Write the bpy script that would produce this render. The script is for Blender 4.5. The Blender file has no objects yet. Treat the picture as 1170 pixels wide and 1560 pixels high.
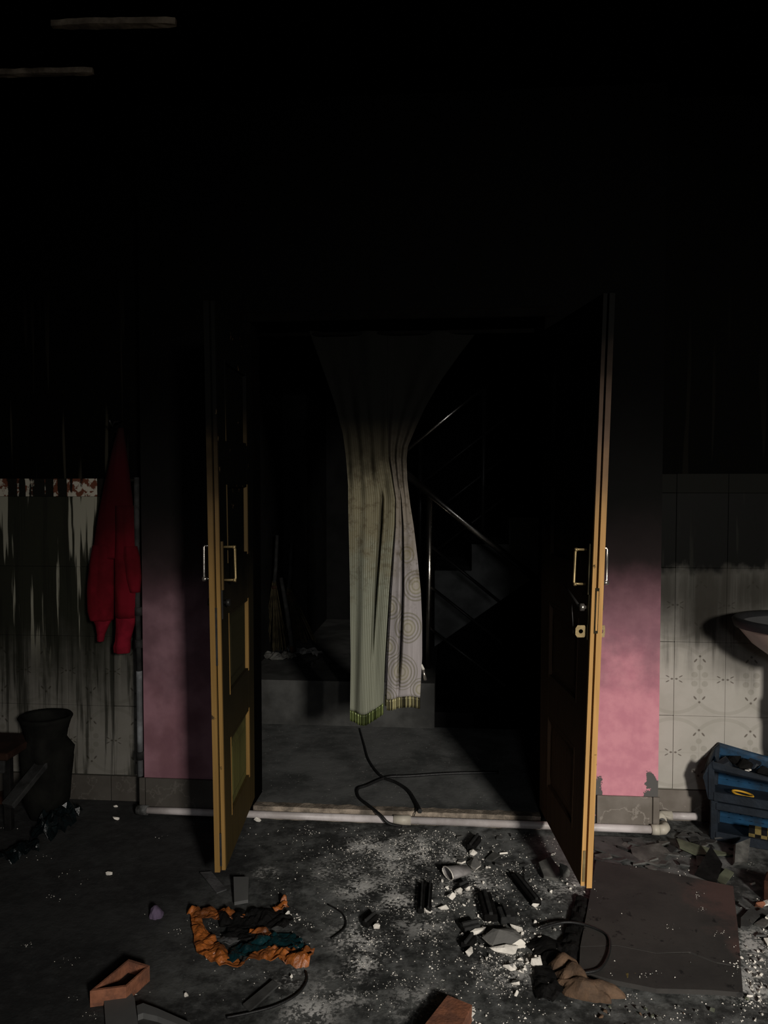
import bpy, bmesh, math, random
from mathutils import Vector, Matrix, noise as mnoise

# ------------------------------------------------------------------ camera, world, lights, exposure
S = bpy.context.scene
COL = S.collection
CAM = Vector((0.0, -3.168, 1.428))
YAW = math.radians(5.0)      # turned a little to the left of the wall's normal
PITCH = math.radians(2.2)    # looking slightly down
FPX = 1170.0
cd = bpy.data.cameras.new('camera')
cd.sensor_fit = 'HORIZONTAL'; cd.sensor_width = 36; cd.lens = 36 * FPX / 1170.0
cd.clip_start = 0.05
cam = bpy.data.objects.new('camera', cd); COL.objects.link(cam)
cam.location = CAM
cam.rotation_euler = (math.pi / 2 - PITCH, 0, YAW)
S.camera = cam

w = bpy.data.worlds.new('world'); S.world = w; w.use_nodes = True
w.node_tree.nodes['Background'].inputs[0].default_value = (0.6, 0.75, 1.0, 1)
w.node_tree.nodes['Background'].inputs[1].default_value = 0.02

def area(name, loc, target, sx, sy, power, color, spread=180):
    l = bpy.data.lights.new(name, 'AREA'); l.shape = 'RECTANGLE'; l.size = sx; l.size_y = sy
    l.energy = power; l.color = color; l.spread = math.radians(spread)
    o = bpy.data.objects.new(name, l); COL.objects.link(o); o.location = loc
    d = Vector(target) - Vector(loc)
    o.rotation_euler = d.to_track_quat('-Z', 'Y').to_euler()
    return o
# daylight through the window high in the back wall, right of the camera
area('window_daylight', (2.25, -6.35, 2.45), (0.55, -0.3, 0.0), 0.50, 0.55, 33, (1.0, 0.95, 0.88), 56)
# weak fill lamp added behind the camera, also for glints on the stair rails
area('rear_fill', (0.45, -6.35, 2.0), (0.15, 0.0, 0.5), 0.40, 0.60, 4.6, (0.93, 0.96, 1.0), 90)

S.view_settings.view_transform = 'Standard'
S.view_settings.look = 'None'
S.view_settings.gamma = 1.0
S.view_settings.exposure = 0.0
S.view_settings.use_curve_mapping = False

# ------------------------------------------------------------------ helpers
R0 = random.Random(7)
_q = Matrix.Rotation(YAW, 3, 'Z') @ Matrix.Rotation(math.pi / 2 - PITCH, 3, 'X')
def ray(px, py):
    return (_q @ Vector(((px - 585) / FPX, (780 - py) / FPX, -1))).normalized()
def onz(px, py, z=0.0):
    d = ray(px, py); t = (z - CAM.z) / d.z; return CAM + d * t
def ony(px, py, y=0.0):
    d = ray(px, py); t = (y - CAM.y) / d.y; return CAM + d * t
def nz(x, y=0.0, z=0.0):
    return mnoise.noise(Vector((x, y, z)))

def tag(o, label=None, cat=None, group=None, kind=None):
    if label: o['label'] = label
    if cat: o['category'] = cat
    if group: o['group'] = group
    if kind: o['kind'] = kind
    return o
def thing(name, loc, label, cat, group=None):
    o = bpy.data.objects.new(name, None); o.empty_display_size = 0.05
    COL.objects.link(o); o.location = loc
    return tag(o, label, cat, group)

def wloc(o):
    p = Vector(o.location)
    while o.parent: o = o.parent; p += Vector(o.location)
    return p

class MB:
    def __init__(s): s.v = []; s.f = []; s.uv = None; s.smooth = []
    def add(s, vs, fs, smooth=False):
        b = len(s.v); s.v += [Vector(p) for p in vs]
        for f in fs: s.f.append([b + i for i in f]); s.smooth.append(smooth)
        return s
    def box(s, lo, hi, m=None):
        x0, y0, z0 = lo; x1, y1, z1 = hi
        vs = [Vector(p) for p in ((x0,y0,z0),(x1,y0,z0),(x1,y1,z0),(x0,y1,z0),(x0,y0,z1),(x1,y0,z1),(x1,y1,z1),(x0,y1,z1))]
        if m: vs = [m @ p for p in vs]
        return s.add(vs, [(0,3,2,1),(4,5,6,7),(0,1,5,4),(1,2,6,5),(2,3,7,6),(3,0,4,7)])
    def cbox(s, lo, hi, c, m=None):     # box with chamfered vertical faces on all sides
        x0, y0, z0 = lo; x1, y1, z1 = hi
        bm = bmesh.new(); bmesh.ops.create_cube(bm, size=1)
        for v in bm.verts: v.co = Vector((x0 + (v.co.x+.5)*(x1-x0), y0 + (v.co.y+.5)*(y1-y0), z0 + (v.co.z+.5)*(z1-z0)))
        bmesh.ops.bevel(bm, geom=bm.edges[:], offset=c, segments=1, affect='EDGES')
        vs = [v.co.copy() for v in bm.verts]; bm.verts.index_update()
        fs = [[v.index for v in f.verts] for f in bm.faces]; bm.free()
        if m: vs = [m @ p for p in vs]
        return s.add(vs, fs)
    def prism(s, pts, d):               # polygon pts extruded by vector d
        n = len(pts); d = Vector(d); a = [Vector(p) for p in pts]; b = [p + d for p in a]
        nrm = Vector((0,0,0))
        for i in range(n): nrm += a[i].cross(a[(i+1) % n])
        fl = nrm.dot(d) > 0
        fs = [list(range(n))[::-1] if fl else list(range(n)), [n+i for i in range(n)] if fl else [n+i for i in range(n)][::-1]]
        for i in range(n):
            j = (i+1) % n
            fs.append((i, j, n+j, n+i) if fl else (j, i, n+i, n+j))
        return s.add(a + b, fs)
    def tube(s, pts, r, n=8, cap=True, smooth=True):
        pts = [Vector(p) for p in pts]
        rs = r if isinstance(r, (list, tuple)) else [r] * len(pts)
        vs = []; up = Vector((0, 0, 1))
        for i, p in enumerate(pts):
            t = (pts[min(i+1, len(pts)-1)] - pts[max(i-1, 0)])
            if t.length < 1e-9: t = Vector((0,0,1))
            t.normalize()
            u = up if abs(t.dot(up)) < 0.95 else Vector((1, 0, 0))
            a = t.cross(u).normalized(); b = t.cross(a).normalized()
            for k in range(n):
                th = 2 * math.pi * k / n
                vs.append(p + (a * math.cos(th) + b * math.sin(th)) * rs[i])
        fs = []
        for i in range(len(pts) - 1):
            for k in range(n):
                l = (k+1) % n
                fs.append((i*n+k, i*n+l, (i+1)*n+l, (i+1)*n+k))
        s.add(vs, fs, smooth)
        if cap: 
            b0 = len(s.v) - len(vs)
            s.f.append([b0 + k for k in range(n)][::-1]); s.smooth.append(False)
            s.f.append([b0 + (len(pts)-1)*n + k for k in range(n)]); s.smooth.append(False)
        return s
    def grid(s, fn, nu, nv, smooth=True):   # fn(i/nu, j/nv) -> point
        vs = [fn(i / nu, j / nv) for j in range(nv+1) for i in range(nu+1)]
        fs = [(j*(nu+1)+i, j*(nu+1)+i+1, (j+1)*(nu+1)+i+1, (j+1)*(nu+1)+i) for j in range(nv) for i in range(nu)]
        return s.add(vs, fs, smooth)
    def warp(s, fn): s.v = [fn(p) for p in s.v]; return s
    def build(s, name, mat, parent=None, origin=None, label=None, uvfn=None, solid=0):
        if parent is not None: o0 = wloc(parent) + (Vector(origin) if origin else Vector((0,0,0)))
        elif origin is not None: o0 = Vector(origin)
        else:
            xs = [p.x for p in s.v]; ys = [p.y for p in s.v]; zs = [p.z for p in s.v]
            o0 = Vector(((min(xs)+max(xs))/2, (min(ys)+max(ys))/2, min(zs)))
        me = bpy.data.meshes.new(name)
        me.from_pydata([p - o0 for p in s.v], [], s.f)
        for p, sm in zip(me.polygons, s.smooth): p.use_smooth = sm
        if uvfn:
            ul = me.uv_layers.new(name='uv')
            for lp in me.loops: ul.data[lp.index].uv = uvfn(lp.vertex_index)
        me.materials.append(mat); me.update()
        o = bpy.data.objects.new(name, me); COL.objects.link(o)
        if parent is not None: o.parent = parent; o.location = o0 - wloc(parent)
        else: o.location = o0
        if solid:
            m = o.modifiers.new('thickness', 'SOLIDIFY'); m.thickness = solid; m.offset = 0
        if label: o['label'] = label
        return o

def hull(pts):
    bm = bmesh.new()
    for p in pts: bm.verts.new(p)
    bmesh.ops.convex_hull(bm, input=bm.verts[:])
    bmesh.ops.delete(bm, geom=[v for v in bm.verts if not v.link_faces], context='VERTS')
    bm.verts.index_update()
    vs = [v.co.copy() for v in bm.verts]; fs = [[v.index for v in f.verts] for f in bm.faces]; bm.free()
    return vs, fs
def chunk_pts(r, sx, sy, sz, rot=0.0, n=14):
    out = []
    for _ in range(n):
        th = r.uniform(0, 2*math.pi); ph = math.acos(r.uniform(-1, 1))
        k = r.uniform(0.8, 1.05)
        p = Vector((math.sin(ph)*math.cos(th)*sx*k, math.sin(ph)*math.sin(th)*sy*k, math.cos(ph)*sz*k))
        out.append(p)
    m = Matrix.Rotation(rot, 3, 'Z'); out = [m @ p for p in out]
    z0 = min(p.z for p in out)
    return [p - Vector((0, 0, z0)) for p in out]

# ------------------------------------------------------------------ node helper
class N:
    def __init__(s, name, rough=0.8, spec=0.3, metal=0.0):
        s.m = bpy.data.materials.new(name); s.m.use_nodes = True
        s.t = s.m.node_tree; s.b = s.t.nodes['Principled BSDF']
        s.b.inputs['Roughness'].default_value = rough
        s.b.inputs['Metallic'].default_value = metal
        s.b.inputs['Specular IOR Level'].default_value = spec
        s._g = None
    def n(s, ty, **k):
        x = s.t.nodes.new(ty)
        for a, b in k.items(): setattr(x, a, b)
        return x
    def put(s, sock, v):
        if hasattr(v, 'is_output'): s.t.links.new(v, sock)
        elif isinstance(v, (tuple, list)) and len(v) == 3 and sock.type == 'RGBA': sock.default_value = (*v, 1)
        else: sock.default_value = v
    def pos(s):
        if not s._g: s._g = s.n('ShaderNodeNewGeometry')
        return s._g.outputs['Position']
    def nrm(s): s.pos(); return s._g.outputs['Normal']
    def obj(s): return s.n('ShaderNodeTexCoord').outputs['Object']
    def uv(s): return s.n('ShaderNodeTexCoord').outputs['UV']
    def sep(s, v):
        x = s.n('ShaderNodeSeparateXYZ'); s.put(x.inputs[0], v); return x.outputs
    def comb(s, a, b, c):
        x = s.n('ShaderNodeCombineXYZ')
        for i, v in enumerate((a, b, c)): s.put(x.inputs[i], v)
        return x.outputs[0]
    def ma(s, op, a, b=0.0, c=None, clamp=False):
        x = s.n('ShaderNodeMath', operation=op, use_clamp=clamp)
        s.put(x.inputs[0], a); s.put(x.inputs[1], b)
        if c is not None: s.put(x.inputs[2], c)
        return x.outputs[0]
    def vscale(s, v, sc):
        x = s.n('ShaderNodeVectorMath', operation='MULTIPLY'); s.put(x.inputs[0], v); x.inputs[1].default_value = sc
        return x.outputs[0]
    def noise(s, v, scale, detail=4, rough=0.55, sc=None):
        if sc: v = s.vscale(v, sc)
        x = s.n('ShaderNodeTexNoise'); s.put(x.inputs['Vector'], v); x.inputs['Scale'].default_value = scale
        x.inputs['Detail'].default_value = detail; x.inputs['Roughness'].default_value = rough
        return x.outputs[0]
    def ramp(s, f, lo, hi):     # smooth step lo->hi
        x = s.n('ShaderNodeMapRange', interpolation_type='SMOOTHSTEP')
        s.put(x.inputs['Value'], f)
        rev = lo > hi
        x.inputs['From Min'].default_value = min(lo, hi); x.inputs['From Max'].default_value = max(lo, hi)
        x.inputs['To Min'].default_value = 1.0 if rev else 0.0; x.inputs['To Max'].default_value = 0.0 if rev else 1.0
        return x.outputs[0]
    def mix(s, f, a, b):
        x = s.n('ShaderNodeMix', data_type='RGBA'); s.put(x.inputs[0], f); s.put(x.inputs[6], a); s.put(x.inputs[7], b)
        return x.outputs[2]
    def bump(s, h, st=0.3, dist=0.01):
        x = s.n('ShaderNodeBump'); s.put(x.inputs['Height'], h); x.inputs['Strength'].default_value = st; x.inputs['Distance'].default_value = dist
        s.t.links.new(x.outputs[0], s.b.inputs['Normal']); return s
    def col(s, c): s.put(s.b.inputs['Base Color'], c); return s
    def rgh(s, c): s.put(s.b.inputs['Roughness'], c); return s

SOOT = (0.0011, 0.0011, 0.0010)

def simple(name, c, rough=0.8, spec=0.3, metal=0.0, var=0.35, scale=14, bump=0.2, dirt=None, dirtamt=0.5):
    g = N(name, rough, spec, metal)
    nn = g.noise(g.pos(), scale, 5)
    c2 = tuple(x * (1 - var) for x in c)
    cc = g.mix(g.ramp(nn, 0.35, 0.65), c2, c)
    if dirt:
        d = g.ma('MULTIPLY', g.ramp(g.noise(g.pos(), scale * 0.6, 6, 0.65), 0.42, 0.6), dirtamt)
        cc = g.mix(d, cc, dirt)
    g.col(cc)
    if bump: g.bump(g.noise(g.pos(), scale * 5, 4), bump, 0.004)
    return g.m

# dark fire-blackened plaster
g = N('sooty_plaster', 0.95, 0.01)
p = g.pos(); z = g.sep(p)[2]
f = g.noise(p, 1.6, 5)
c = g.mix(g.ramp(f, .4, .7), (0.0010,.0010,.0009), (0.0020, 0.0020, 0.0017))
# faint water runs down the soot
dr = g.noise(p, 1.0, 3, sc=(17, 17, 0.55))
drm = g.ma('MULTIPLY', g.ramp(dr, .615, .68), g.ma('MULTIPLY', g.ramp(z, 2.3, 1.6), 0.75))
c = g.mix(drm, c, (0.020, 0.018, 0.014))
g.col(c).bump(g.noise(p, 22, 5), .2, .005); M_SOOT = g.m

def back(name, gr, amt):
    g = N(name, 0.95, 0.01); p = g.pos(); z = g.sep(p)[2]
    dr = g.noise(p, 1.0, 3, sc=(17, 17, 0.55))
    drm = g.ma('MULTIPLY', g.ramp(dr, .57, .62), g.ma('MULTIPLY', g.ramp(z, 2.4, 1.5), 0.6*amt))
    c = g.mix(drm, (0.0018, .0018, .0016), (0.040, 0.035, 0.025))
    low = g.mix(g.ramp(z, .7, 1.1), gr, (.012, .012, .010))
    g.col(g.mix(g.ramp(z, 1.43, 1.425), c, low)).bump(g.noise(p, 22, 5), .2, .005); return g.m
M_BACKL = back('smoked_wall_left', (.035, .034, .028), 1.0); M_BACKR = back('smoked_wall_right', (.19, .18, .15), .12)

# pink painted plaster with soot line
g = N('pink_plaster', 0.85, 0.03)
p = g.pos(); sx, sy, z = g.sep(p)
n1 = g.noise(p, 4.5, 5, .6); n2 = g.noise(p, 14, 4)
zz = g.ma('ADD', z, g.ma('MULTIPLY', g.ma('SUBTRACT', n1, .5), .65))
pink = g.mix(g.ramp(n2, .35, .65), (.58, .235, .29), (.68, .295, .345))
mauve = g.mix(g.ramp(n2, .3, .7), (.27, .13, .16), (.33, .165, .195))
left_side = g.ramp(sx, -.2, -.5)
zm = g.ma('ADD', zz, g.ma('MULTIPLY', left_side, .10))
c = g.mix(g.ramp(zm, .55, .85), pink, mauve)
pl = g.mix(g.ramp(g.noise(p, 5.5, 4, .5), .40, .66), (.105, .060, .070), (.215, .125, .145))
c = g.mix(g.ma('MULTIPLY', left_side, .86), c, pl)  # left pier darkened in colour, for its soot film and the weaker light there
zb = g.ma('ADD', z, g.ma('MULTIPLY', g.ma('SUBTRACT', n1, .5), .18))
c = g.mix(g.ramp(zb, .78, 1.13), c, (.020, .015, .015))
c = g.mix(g.ramp(zb, 1.05, 1.38), c, (.0055, .0054, .0050))
c = g.mix(g.ramp(zb, 1.3, 1.9), c, SOOT)
# chipped paint over grey render at the foot of the pier and along its edges
def near(val, at, wd): return g.ramp(g.ma('ABSOLUTE', g.ma('SUBTRACT', val, at)), wd, wd * .3)
PIER_R = ony(1004, 1100).x; PIER_L = ony(219, 1100).x
chipz = g.ramp(z, .42, .12)
ch = g.noise(p, 9, 5, .7)
edge = g.ma('MAXIMUM', near(sx, PIER_R, .10), g.ma('MULTIPLY', near(sx, ony(906, 1150).x, .06), 1.0))
chip = g.ramp(g.ma('ADD', g.ma('MULTIPLY', g.ma('MULTIPLY', edge, chipz), .42), ch), .78, .80)
c = g.mix(chip, c, (.11, .105, .10))
g.col(c).bump(g.ma('SUBTRACT', g.noise(p, 30, 4), g.ma('MULTIPLY', chip, 1.2)), .25, .004); M_PINK = g.m

# glazed wall tile: printed motif + soot, side = 'left' or 'right'
TW, TH = 0.208, 0.312
def tile_mat(name, left):
    g = N(name, 0.6, 0.03)
    p = g.pos(); wx, wy, wz = g.sep(p)
    o = g.sep(g.obj()); u = g.ma('ABSOLUTE', o[0]); v = g.ma('ABSOLUTE', o[2])
    def dist(cx, cz, ax=1.0, az=1.0, rot=0.0):
        dx = g.ma('SUBTRACT', u, cx); dz = g.ma('SUBTRACT', v, cz)
        if rot:
            cr, sr = math.cos(rot), math.sin(rot)
            dx, dz = (g.ma('ADD', g.ma('MULTIPLY', dx, cr), g.ma('MULTIPLY', dz, sr)),
                      g.ma('SUBTRACT', g.ma('MULTIPLY', dz, cr), g.ma('MULTIPLY', dx, sr)))
        dx = g.ma('DIVIDE', dx, ax); dz = g.ma('DIVIDE', dz, az)
        return g.ma('SQRT', g.ma('ADD', g.ma('MULTIPLY', dx, dx), g.ma('MULTIPLY', dz, dz)))
    def inside(d): return g.ramp(d, 1.08, .92)
    marks = inside(dist(0, .097, .0048, .0048))
    for a in ((.0175, .079, .0095, .0038, -math.radians(50)), (.104 - .0095, 0, .0055, .004, 0),
              (.104 - .027, .0105, .0085, .0024, math.radians(-28))):
        marks = g.ma('MAXIMUM', marks, inside(dist(*a)))
    petals = g.ma('MAXIMUM', inside(dist(.021, .019, .013, .012)), inside(dist(.0, .05, .012, .012)))
    rd = dist(.104, 0)
    ring = g.ma('MULTIPLY', g.ramp(g.ma('ABSOLUTE', g.ma('SUBTRACT', rd, .143)), .009, .006), .6)
    cross = g.ma('MULTIPLY', g.ramp(g.ma('MINIMUM', u, v), .003, .0015), g.ramp(dist(0, 0), .085, .08))
    faint = g.ma('MAXIMUM', g.ma('MAXIMUM', petals, ring), g.ma('MULTIPLY', cross, .4))
    n2 = g.noise(p, 7, 5)
    base = g.mix(g.ramp(n2, .3, .7), (.40, .375, .33), (.46, .43, .385))
    base = g.mix(g.ma('MULTIPLY', faint, .42), base, (.26, .245, .20))
    base = g.mix(g.ma('MULTIPLY', marks, .8), base, (.11, .09, .075))
    streak = g.noise(p, 1.0, 4, .6, sc=(30, 30, 1.6))
    blot = g.noise(p, 3.2, 5, .6)
    if left:
        # an even smoke film, paler low down, with clean water runs from the top edge
        film = g.ramp(g.ma('ADD', g.ma('ADD', wz, g.ma('MULTIPLY', g.ma('SUBTRACT', blot, .5), .5)), g.ma('MULTIPLY', g.ma('SUBTRACT', streak, .5), .45)), .25, .85)
        c = g.mix(g.ma('ADD', .68, g.ma('MULTIPLY', film, .315)), base, (.014, .0145, .010))
        run = g.noise(p, 1.0, 3, .5, sc=(19, 19, 1.0))
        run = g.ma('ADD', run, g.ma('MULTIPLY', g.ma('SUBTRACT', g.noise(p, 1.0, 3, .6, sc=(70, 70, 3.5)), .5), .16))
        run = g.ma('ADD', run, g.ma('MULTIPLY', g.ma('SUBTRACT', wz, 1.46), .11))
        c = g.mix(g.ma('MULTIPLY', g.ramp(streak, .50, .62), .75), c, (.012, .012, .009))
        m = g.ma('MULTIPLY', g.ramp(run, .505, .54), g.ramp(wz, .55, .9))
        left_more = g.ramp(wx, -1.25, -1.55)
        m = g.ma('MULTIPLY', m, g.ma('ADD', .6, g.ma('MULTIPLY', left_more, .4)))
        c = g.mix(m, c, (.22, .21, .165))
    else:
        s1 = g.ma('ADD', g.ma('ADD', wz, g.ma('MULTIPLY', g.ma('SUBTRACT', blot, .5), .45)), g.ma('MULTIPLY', g.ma('SUBTRACT', streak, .5), .5))
        f1 = g.ramp(s1, .60, .98)
        c = g.mix(g.ma('MULTIPLY', f1, .86), base, (.02, .02, .017))
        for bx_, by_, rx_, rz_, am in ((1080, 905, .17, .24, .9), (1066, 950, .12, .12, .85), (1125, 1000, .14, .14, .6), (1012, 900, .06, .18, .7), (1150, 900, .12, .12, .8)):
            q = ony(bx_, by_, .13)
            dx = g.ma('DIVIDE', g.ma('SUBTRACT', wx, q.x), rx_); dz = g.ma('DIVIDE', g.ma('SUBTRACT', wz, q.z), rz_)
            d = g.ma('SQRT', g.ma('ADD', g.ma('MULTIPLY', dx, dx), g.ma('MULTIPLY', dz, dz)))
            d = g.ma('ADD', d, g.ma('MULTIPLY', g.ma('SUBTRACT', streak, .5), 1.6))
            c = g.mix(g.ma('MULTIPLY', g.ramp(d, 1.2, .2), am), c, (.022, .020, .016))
        # heavy black above the third course, with a paler rubbed patch near the basin's upper wall
        blk = g.ramp(g.ma('ADD', wz, g.ma('MULTIPLY', g.ma('ADD', g.ma('SUBTRACT', streak, .5), g.ma('SUBTRACT', g.noise(p, 13, 4), .5)), .10)), 1.045, 1.10)
        patch = g.ma('MULTIPLY', g.ramp(wx, 1.28, 1.36), g.ramp(wz, 1.40, 1.34))
        blk = g.ma('MULTIPLY', blk, g.ma('SUBTRACT', 1.0, g.ma('MULTIPLY', patch, .14)))
        c = g.mix(g.ma('MULTIPLY', blk, .985), c, (.0030, .0030, .0026))
        st = g.ma('MULTIPLY', g.ramp(streak, .60, .70), g.ma('MULTIPLY', g.ramp(wz, .62, .8), .5))
        c = g.mix(st, c, (.015, .015, .012))
    g.col(c); g.rgh(.55)
    return g.m
M_TILE_L = tile_mat('left_wall_tile', True)
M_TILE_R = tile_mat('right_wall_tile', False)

g = N('border_tile', .7, .03)
p = g.pos(); wx, wy, wz = g.sep(p); o = g.sep(g.obj())
fl = g.noise(p, 30, 4, .6)
c = g.mix(g.ramp(fl, .48, .54), (.10, .035, .02), (.36, .33, .27))
run = g.ma('ADD', g.noise(p, 1.0, 3, .5, sc=(19, 19, 1.0)), g.ma('MULTIPLY', g.ma('SUBTRACT', g.noise(p, 40, 3), .5), .10))
c = g.mix(g.ramp(run, .52, .48), c, (.008, .0075, .006))
c = g.mix(g.ramp(wx, 0, .3), c, (.006, .006, .005))
g.col(c); M_BORDER = g.m

g = N('grey_skirting_stone', .6, .3)
p = g.pos(); wx, wy, wz = g.sep(p)
vein = g.ramp(g.ma('ABSOLUTE', g.ma('SUBTRACT', g.noise(p, 3.5, 6, .6), .5)), .012, .0)
c = g.mix(g.ramp(g.noise(p, 6, 5), .35, .65), (.135, .115, .095), (.20, .175, .15))
c = g.mix(g.ma('MULTIPLY', vein, .5), c, (.36, .32, .28))
c = g.mix(g.ma('MULTIPLY', g.ramp(wx, -.4, -.8), .72), c, (.02, .019, .016))  # stone colour darkened on the left, standing in for the dimmer light there
g.col(c); g.bump(g.noise(p, 30, 4), .15, .003); M_SKIRT = g.m

# floor
g = N('sooty_floor', .72, .25)
p = g.pos(); wx, wy, wz = g.sep(p)
n1 = g.noise(p, 3.0, 6, .62); n2 = g.noise(p, 11, 6, .65); n3 = g.noise(p, 85, 3, .6)
c = g.mix(g.ramp(g.ma('ADD', n1, g.ma('MULTIPLY', g.ma('SUBTRACT', g.noise(p, 24, 4, .7), .5), .5)), .36, .66), (.026, .027, .026), (.125, .128, .122))
c = g.mix(g.ma('MULTIPLY', g.ramp(n2, .50, .68), .5), c, (.22, .225, .22))
patch = None
for px, py, rad, amt in ((560,1290,.10,.9),(632,1293,.13,1.0),(545,1352,.10,.8),(605,1372,.08,.9),(600,1310,.14,.8),(520,1330,.12,.55),(690,1300,.10,.7),
                         (545,1430,.10,.8),(553,1468,.06,.9),(520,1510,.10,.6),(470,1545,.08,.9),(445,1490,.05,.6),(405,1330,.05,.9),(590,1345,.16,.5),
                         (720,1345,.12,.7),(770,1480,.10,.5),(640,1400,.12,.45),(1140,1500,.12,.6),(1150,1440,.12,.6),(640,1530,.1,.45),(860,1350,.12,.5)):
    q = onz(px, py)
    dx = g.ma('SUBTRACT', wx, q.x); dy = g.ma('SUBTRACT', wy, q.y)
    d = g.ma('SQRT', g.ma('ADD', g.ma('MULTIPLY', dx, dx), g.ma('MULTIPLY', dy, dy)))
    a = g.ma('MULTIPLY', g.ramp(d, rad * 1.35, rad * .1), amt)
    patch = a if patch is None else g.ma('MAXIMUM', patch, a)
pw = g.ma('MULTIPLY', patch, g.ramp(g.ma('ADD', n2, g.ma('MULTIPLY', g.ma('SUBTRACT', n3, .5), .9)), .45, .60))
c = g.mix(g.ma('MULTIPLY', pw, .9), c, (.80, .78, .74))
speck = g.ma('MULTIPLY', g.ramp(g.noise(p, 120, 2, .5), .70, .74), g.ramp(g.noise(p, 5, 4), .42, .60))
c = g.mix(g.ma('MULTIPLY', speck, .7), c, (.50, .49, .46))
left_dim = g.ramp(g.ma('ADD', wx, g.ma('MULTIPLY', g.ma('SUBTRACT', n1, .5), .6)), -.40, -1.0)  # floor colour darkens leftward, painted in place of light falling off
c = g.mix(g.ma('MULTIPLY', left_dim, .85), c, (.020, .020, .020))
g.col(c); g.rgh(g.ma('ADD', .55, g.ma('MULTIPLY', n2, .4)))
g.bump(g.ma('ADD', n2, g.ma('MULTIPLY', n3, .35)), .45, .008); M_FLOOR = g.m

g = N('sooty_landing', .7, .25)
p = g.pos()
n1 = g.noise(p, 3.5, 6, .65); n2 = g.noise(p, 16, 5, .65)
c = g.mix(g.ramp(n1, .36, .64), (.055, .057, .055), (.13, .132, .128))
c = g.mix(g.ma('MULTIPLY', g.ramp(n2, .52, .66), .5), c, (.13, .13, .125))
c = g.mix(g.ramp(g.noise(p, 70, 2), .71, .74), c, (.33, .32, .30))
g.col(c); g.bump(n2, .4, .006); M_LANDING = g.m

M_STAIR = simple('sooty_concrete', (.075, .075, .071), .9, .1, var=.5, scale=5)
M_STAIRLIT = simple('lit_sooty_concrete', (.20, .20, .19), .9, .05, var=.5, scale=5)  # lit copy of the sooty concrete, the brightness put into the colour
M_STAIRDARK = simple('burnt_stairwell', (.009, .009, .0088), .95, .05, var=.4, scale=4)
M_EDGE = simple('raw_mortar_edge', (.40, .33, .26), .95, .1, var=.5, scale=18, bump=.8, dirt=(.04,.035,.03), dirtamt=.6)
M_PVC = simple('white_pvc', (.62, .57, .56), .45, .4, var=.12, scale=6, bump=.05, dirt=(.20,.17,.15), dirtamt=.5)
M_PVC_DARK = simple('sooty_pvc', (.17, .17, .165), .6, .3, var=.6, scale=14, bump=.2, dirt=(.01,.01,.009), dirtamt=.85)
M_PVC_GREY = simple('greyed_pvc', (.24, .25, .26), .6, .2, var=.4, scale=9, bump=.1, dirt=(.04,.04,.04), dirtamt=.6)
M_PVC_SOCKET = simple('pvc_socket', (.50, .46, .38), .5, .35, var=.2, scale=10, bump=.1, dirt=(.16,.13,.10), dirtamt=.5)
M_CHAR = simple('charred_black', (.011, .0105, .010), .85, .08, var=.5, scale=20, bump=.5)
M_CHAR2 = simple('charcoal_grey', (.032, .032, .031), .8, .12, var=.5, scale=20, bump=.4)
M_CABLE = simple('burnt_cable', (.010, .010, .010), .55, .4, var=.3, scale=30, bump=.3)
M_STEEL = simple('dulled_steel', (.55, .50, .44), .28, .5, .85, var=.25, scale=20, bump=.1)
M_CHROME = simple('sooty_chrome', (.95, .87, .77), .27, .5, 1.0, var=.10, scale=10, bump=.0, dirt=(.10,.09,.08), dirtamt=.6)
M_CHROMEDARK = simple('smoked_steel', (.045, .043, .04), .45, .4, .6, var=.4, scale=10, bump=.1)
M_BRASS = simple('tarnished_brass', (.38, .28, .13), .4, .5, .55, var=.3, scale=20, bump=.1)
M_PLASTER = simple('broken_plaster', (.84, .79, .71), .95, .1, var=.25, scale=22, bump=.6)
g = N('sooty_plaster_lump', .95, .1)        # white inside, smoke-blackened on its faces that lay open
p = g.pos(); nn = g.sep(g.nrm())[2]
k = g.ramp(g.ma('ADD', nn, g.ma('MULTIPLY', g.ma('SUBTRACT', g.noise(p, 25, 4), .5), .7)), .45, .80)
g.col(g.mix(k, (.80, .75, .67), (.16, .155, .145))).bump(g.noise(p, 60, 4), .5, .004); M_PLASTER2 = g.m
M_SHARD = simple('sooty_shard', (.070, .070, .067), .6, .3, var=.5, scale=16, bump=.15)
M_SHARD2 = simple('dusty_shard', (.14, .137, .125), .6, .3, var=.5, scale=16, bump=.15, dirt=(.03,.03,.028), dirtamt=.6)
M_SHARDGREEN = simple('green_grey_shard', (.13, .14, .095), .5, .35, var=.5, scale=16, bump=.15)
M_BRICK = simple('terracotta', (.33, .135, .075), .9, .15, var=.3, scale=24, bump=.5, dirt=(.09,.05,.04), dirtamt=.55)
M_BRICKDK = simple('smoked_terracotta', (.05, .020, .012), .9, .15, var=.3, scale=24, bump=.5)
M_TILEGREY = simple('grey_floor_tile', (.115, .115, .112), .6, .3, var=.2, scale=6, bump=.08)
M_BOARD = None
g = N('scorched_board', .75, .2)
p = g.pos(); wx, wy, wz = g.sep(p)
n1 = g.noise(p, 3.5, 6, .65); n2 = g.noise(p, 16, 5, .7)
c = g.mix(g.ramp(n1, .35, .65), (.034, .032, .030), (.052, .048, .044))
rim = g.ramp(g.ma('ADD', wx, g.ma('MULTIPLY', g.ma('SUBTRACT', n1, .5), .5)), onz(1085, 1430).x, onz(1135, 1430).x)
c = g.mix(g.ma('MULTIPLY', rim, .75), c, (.105, .060, .052))
c = g.mix(g.ramp(n2, .60, .68), c, (.012, .012, .012))
g.col(c); g.bump(n2, .3, .004); M_BOARD = g.m
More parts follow.
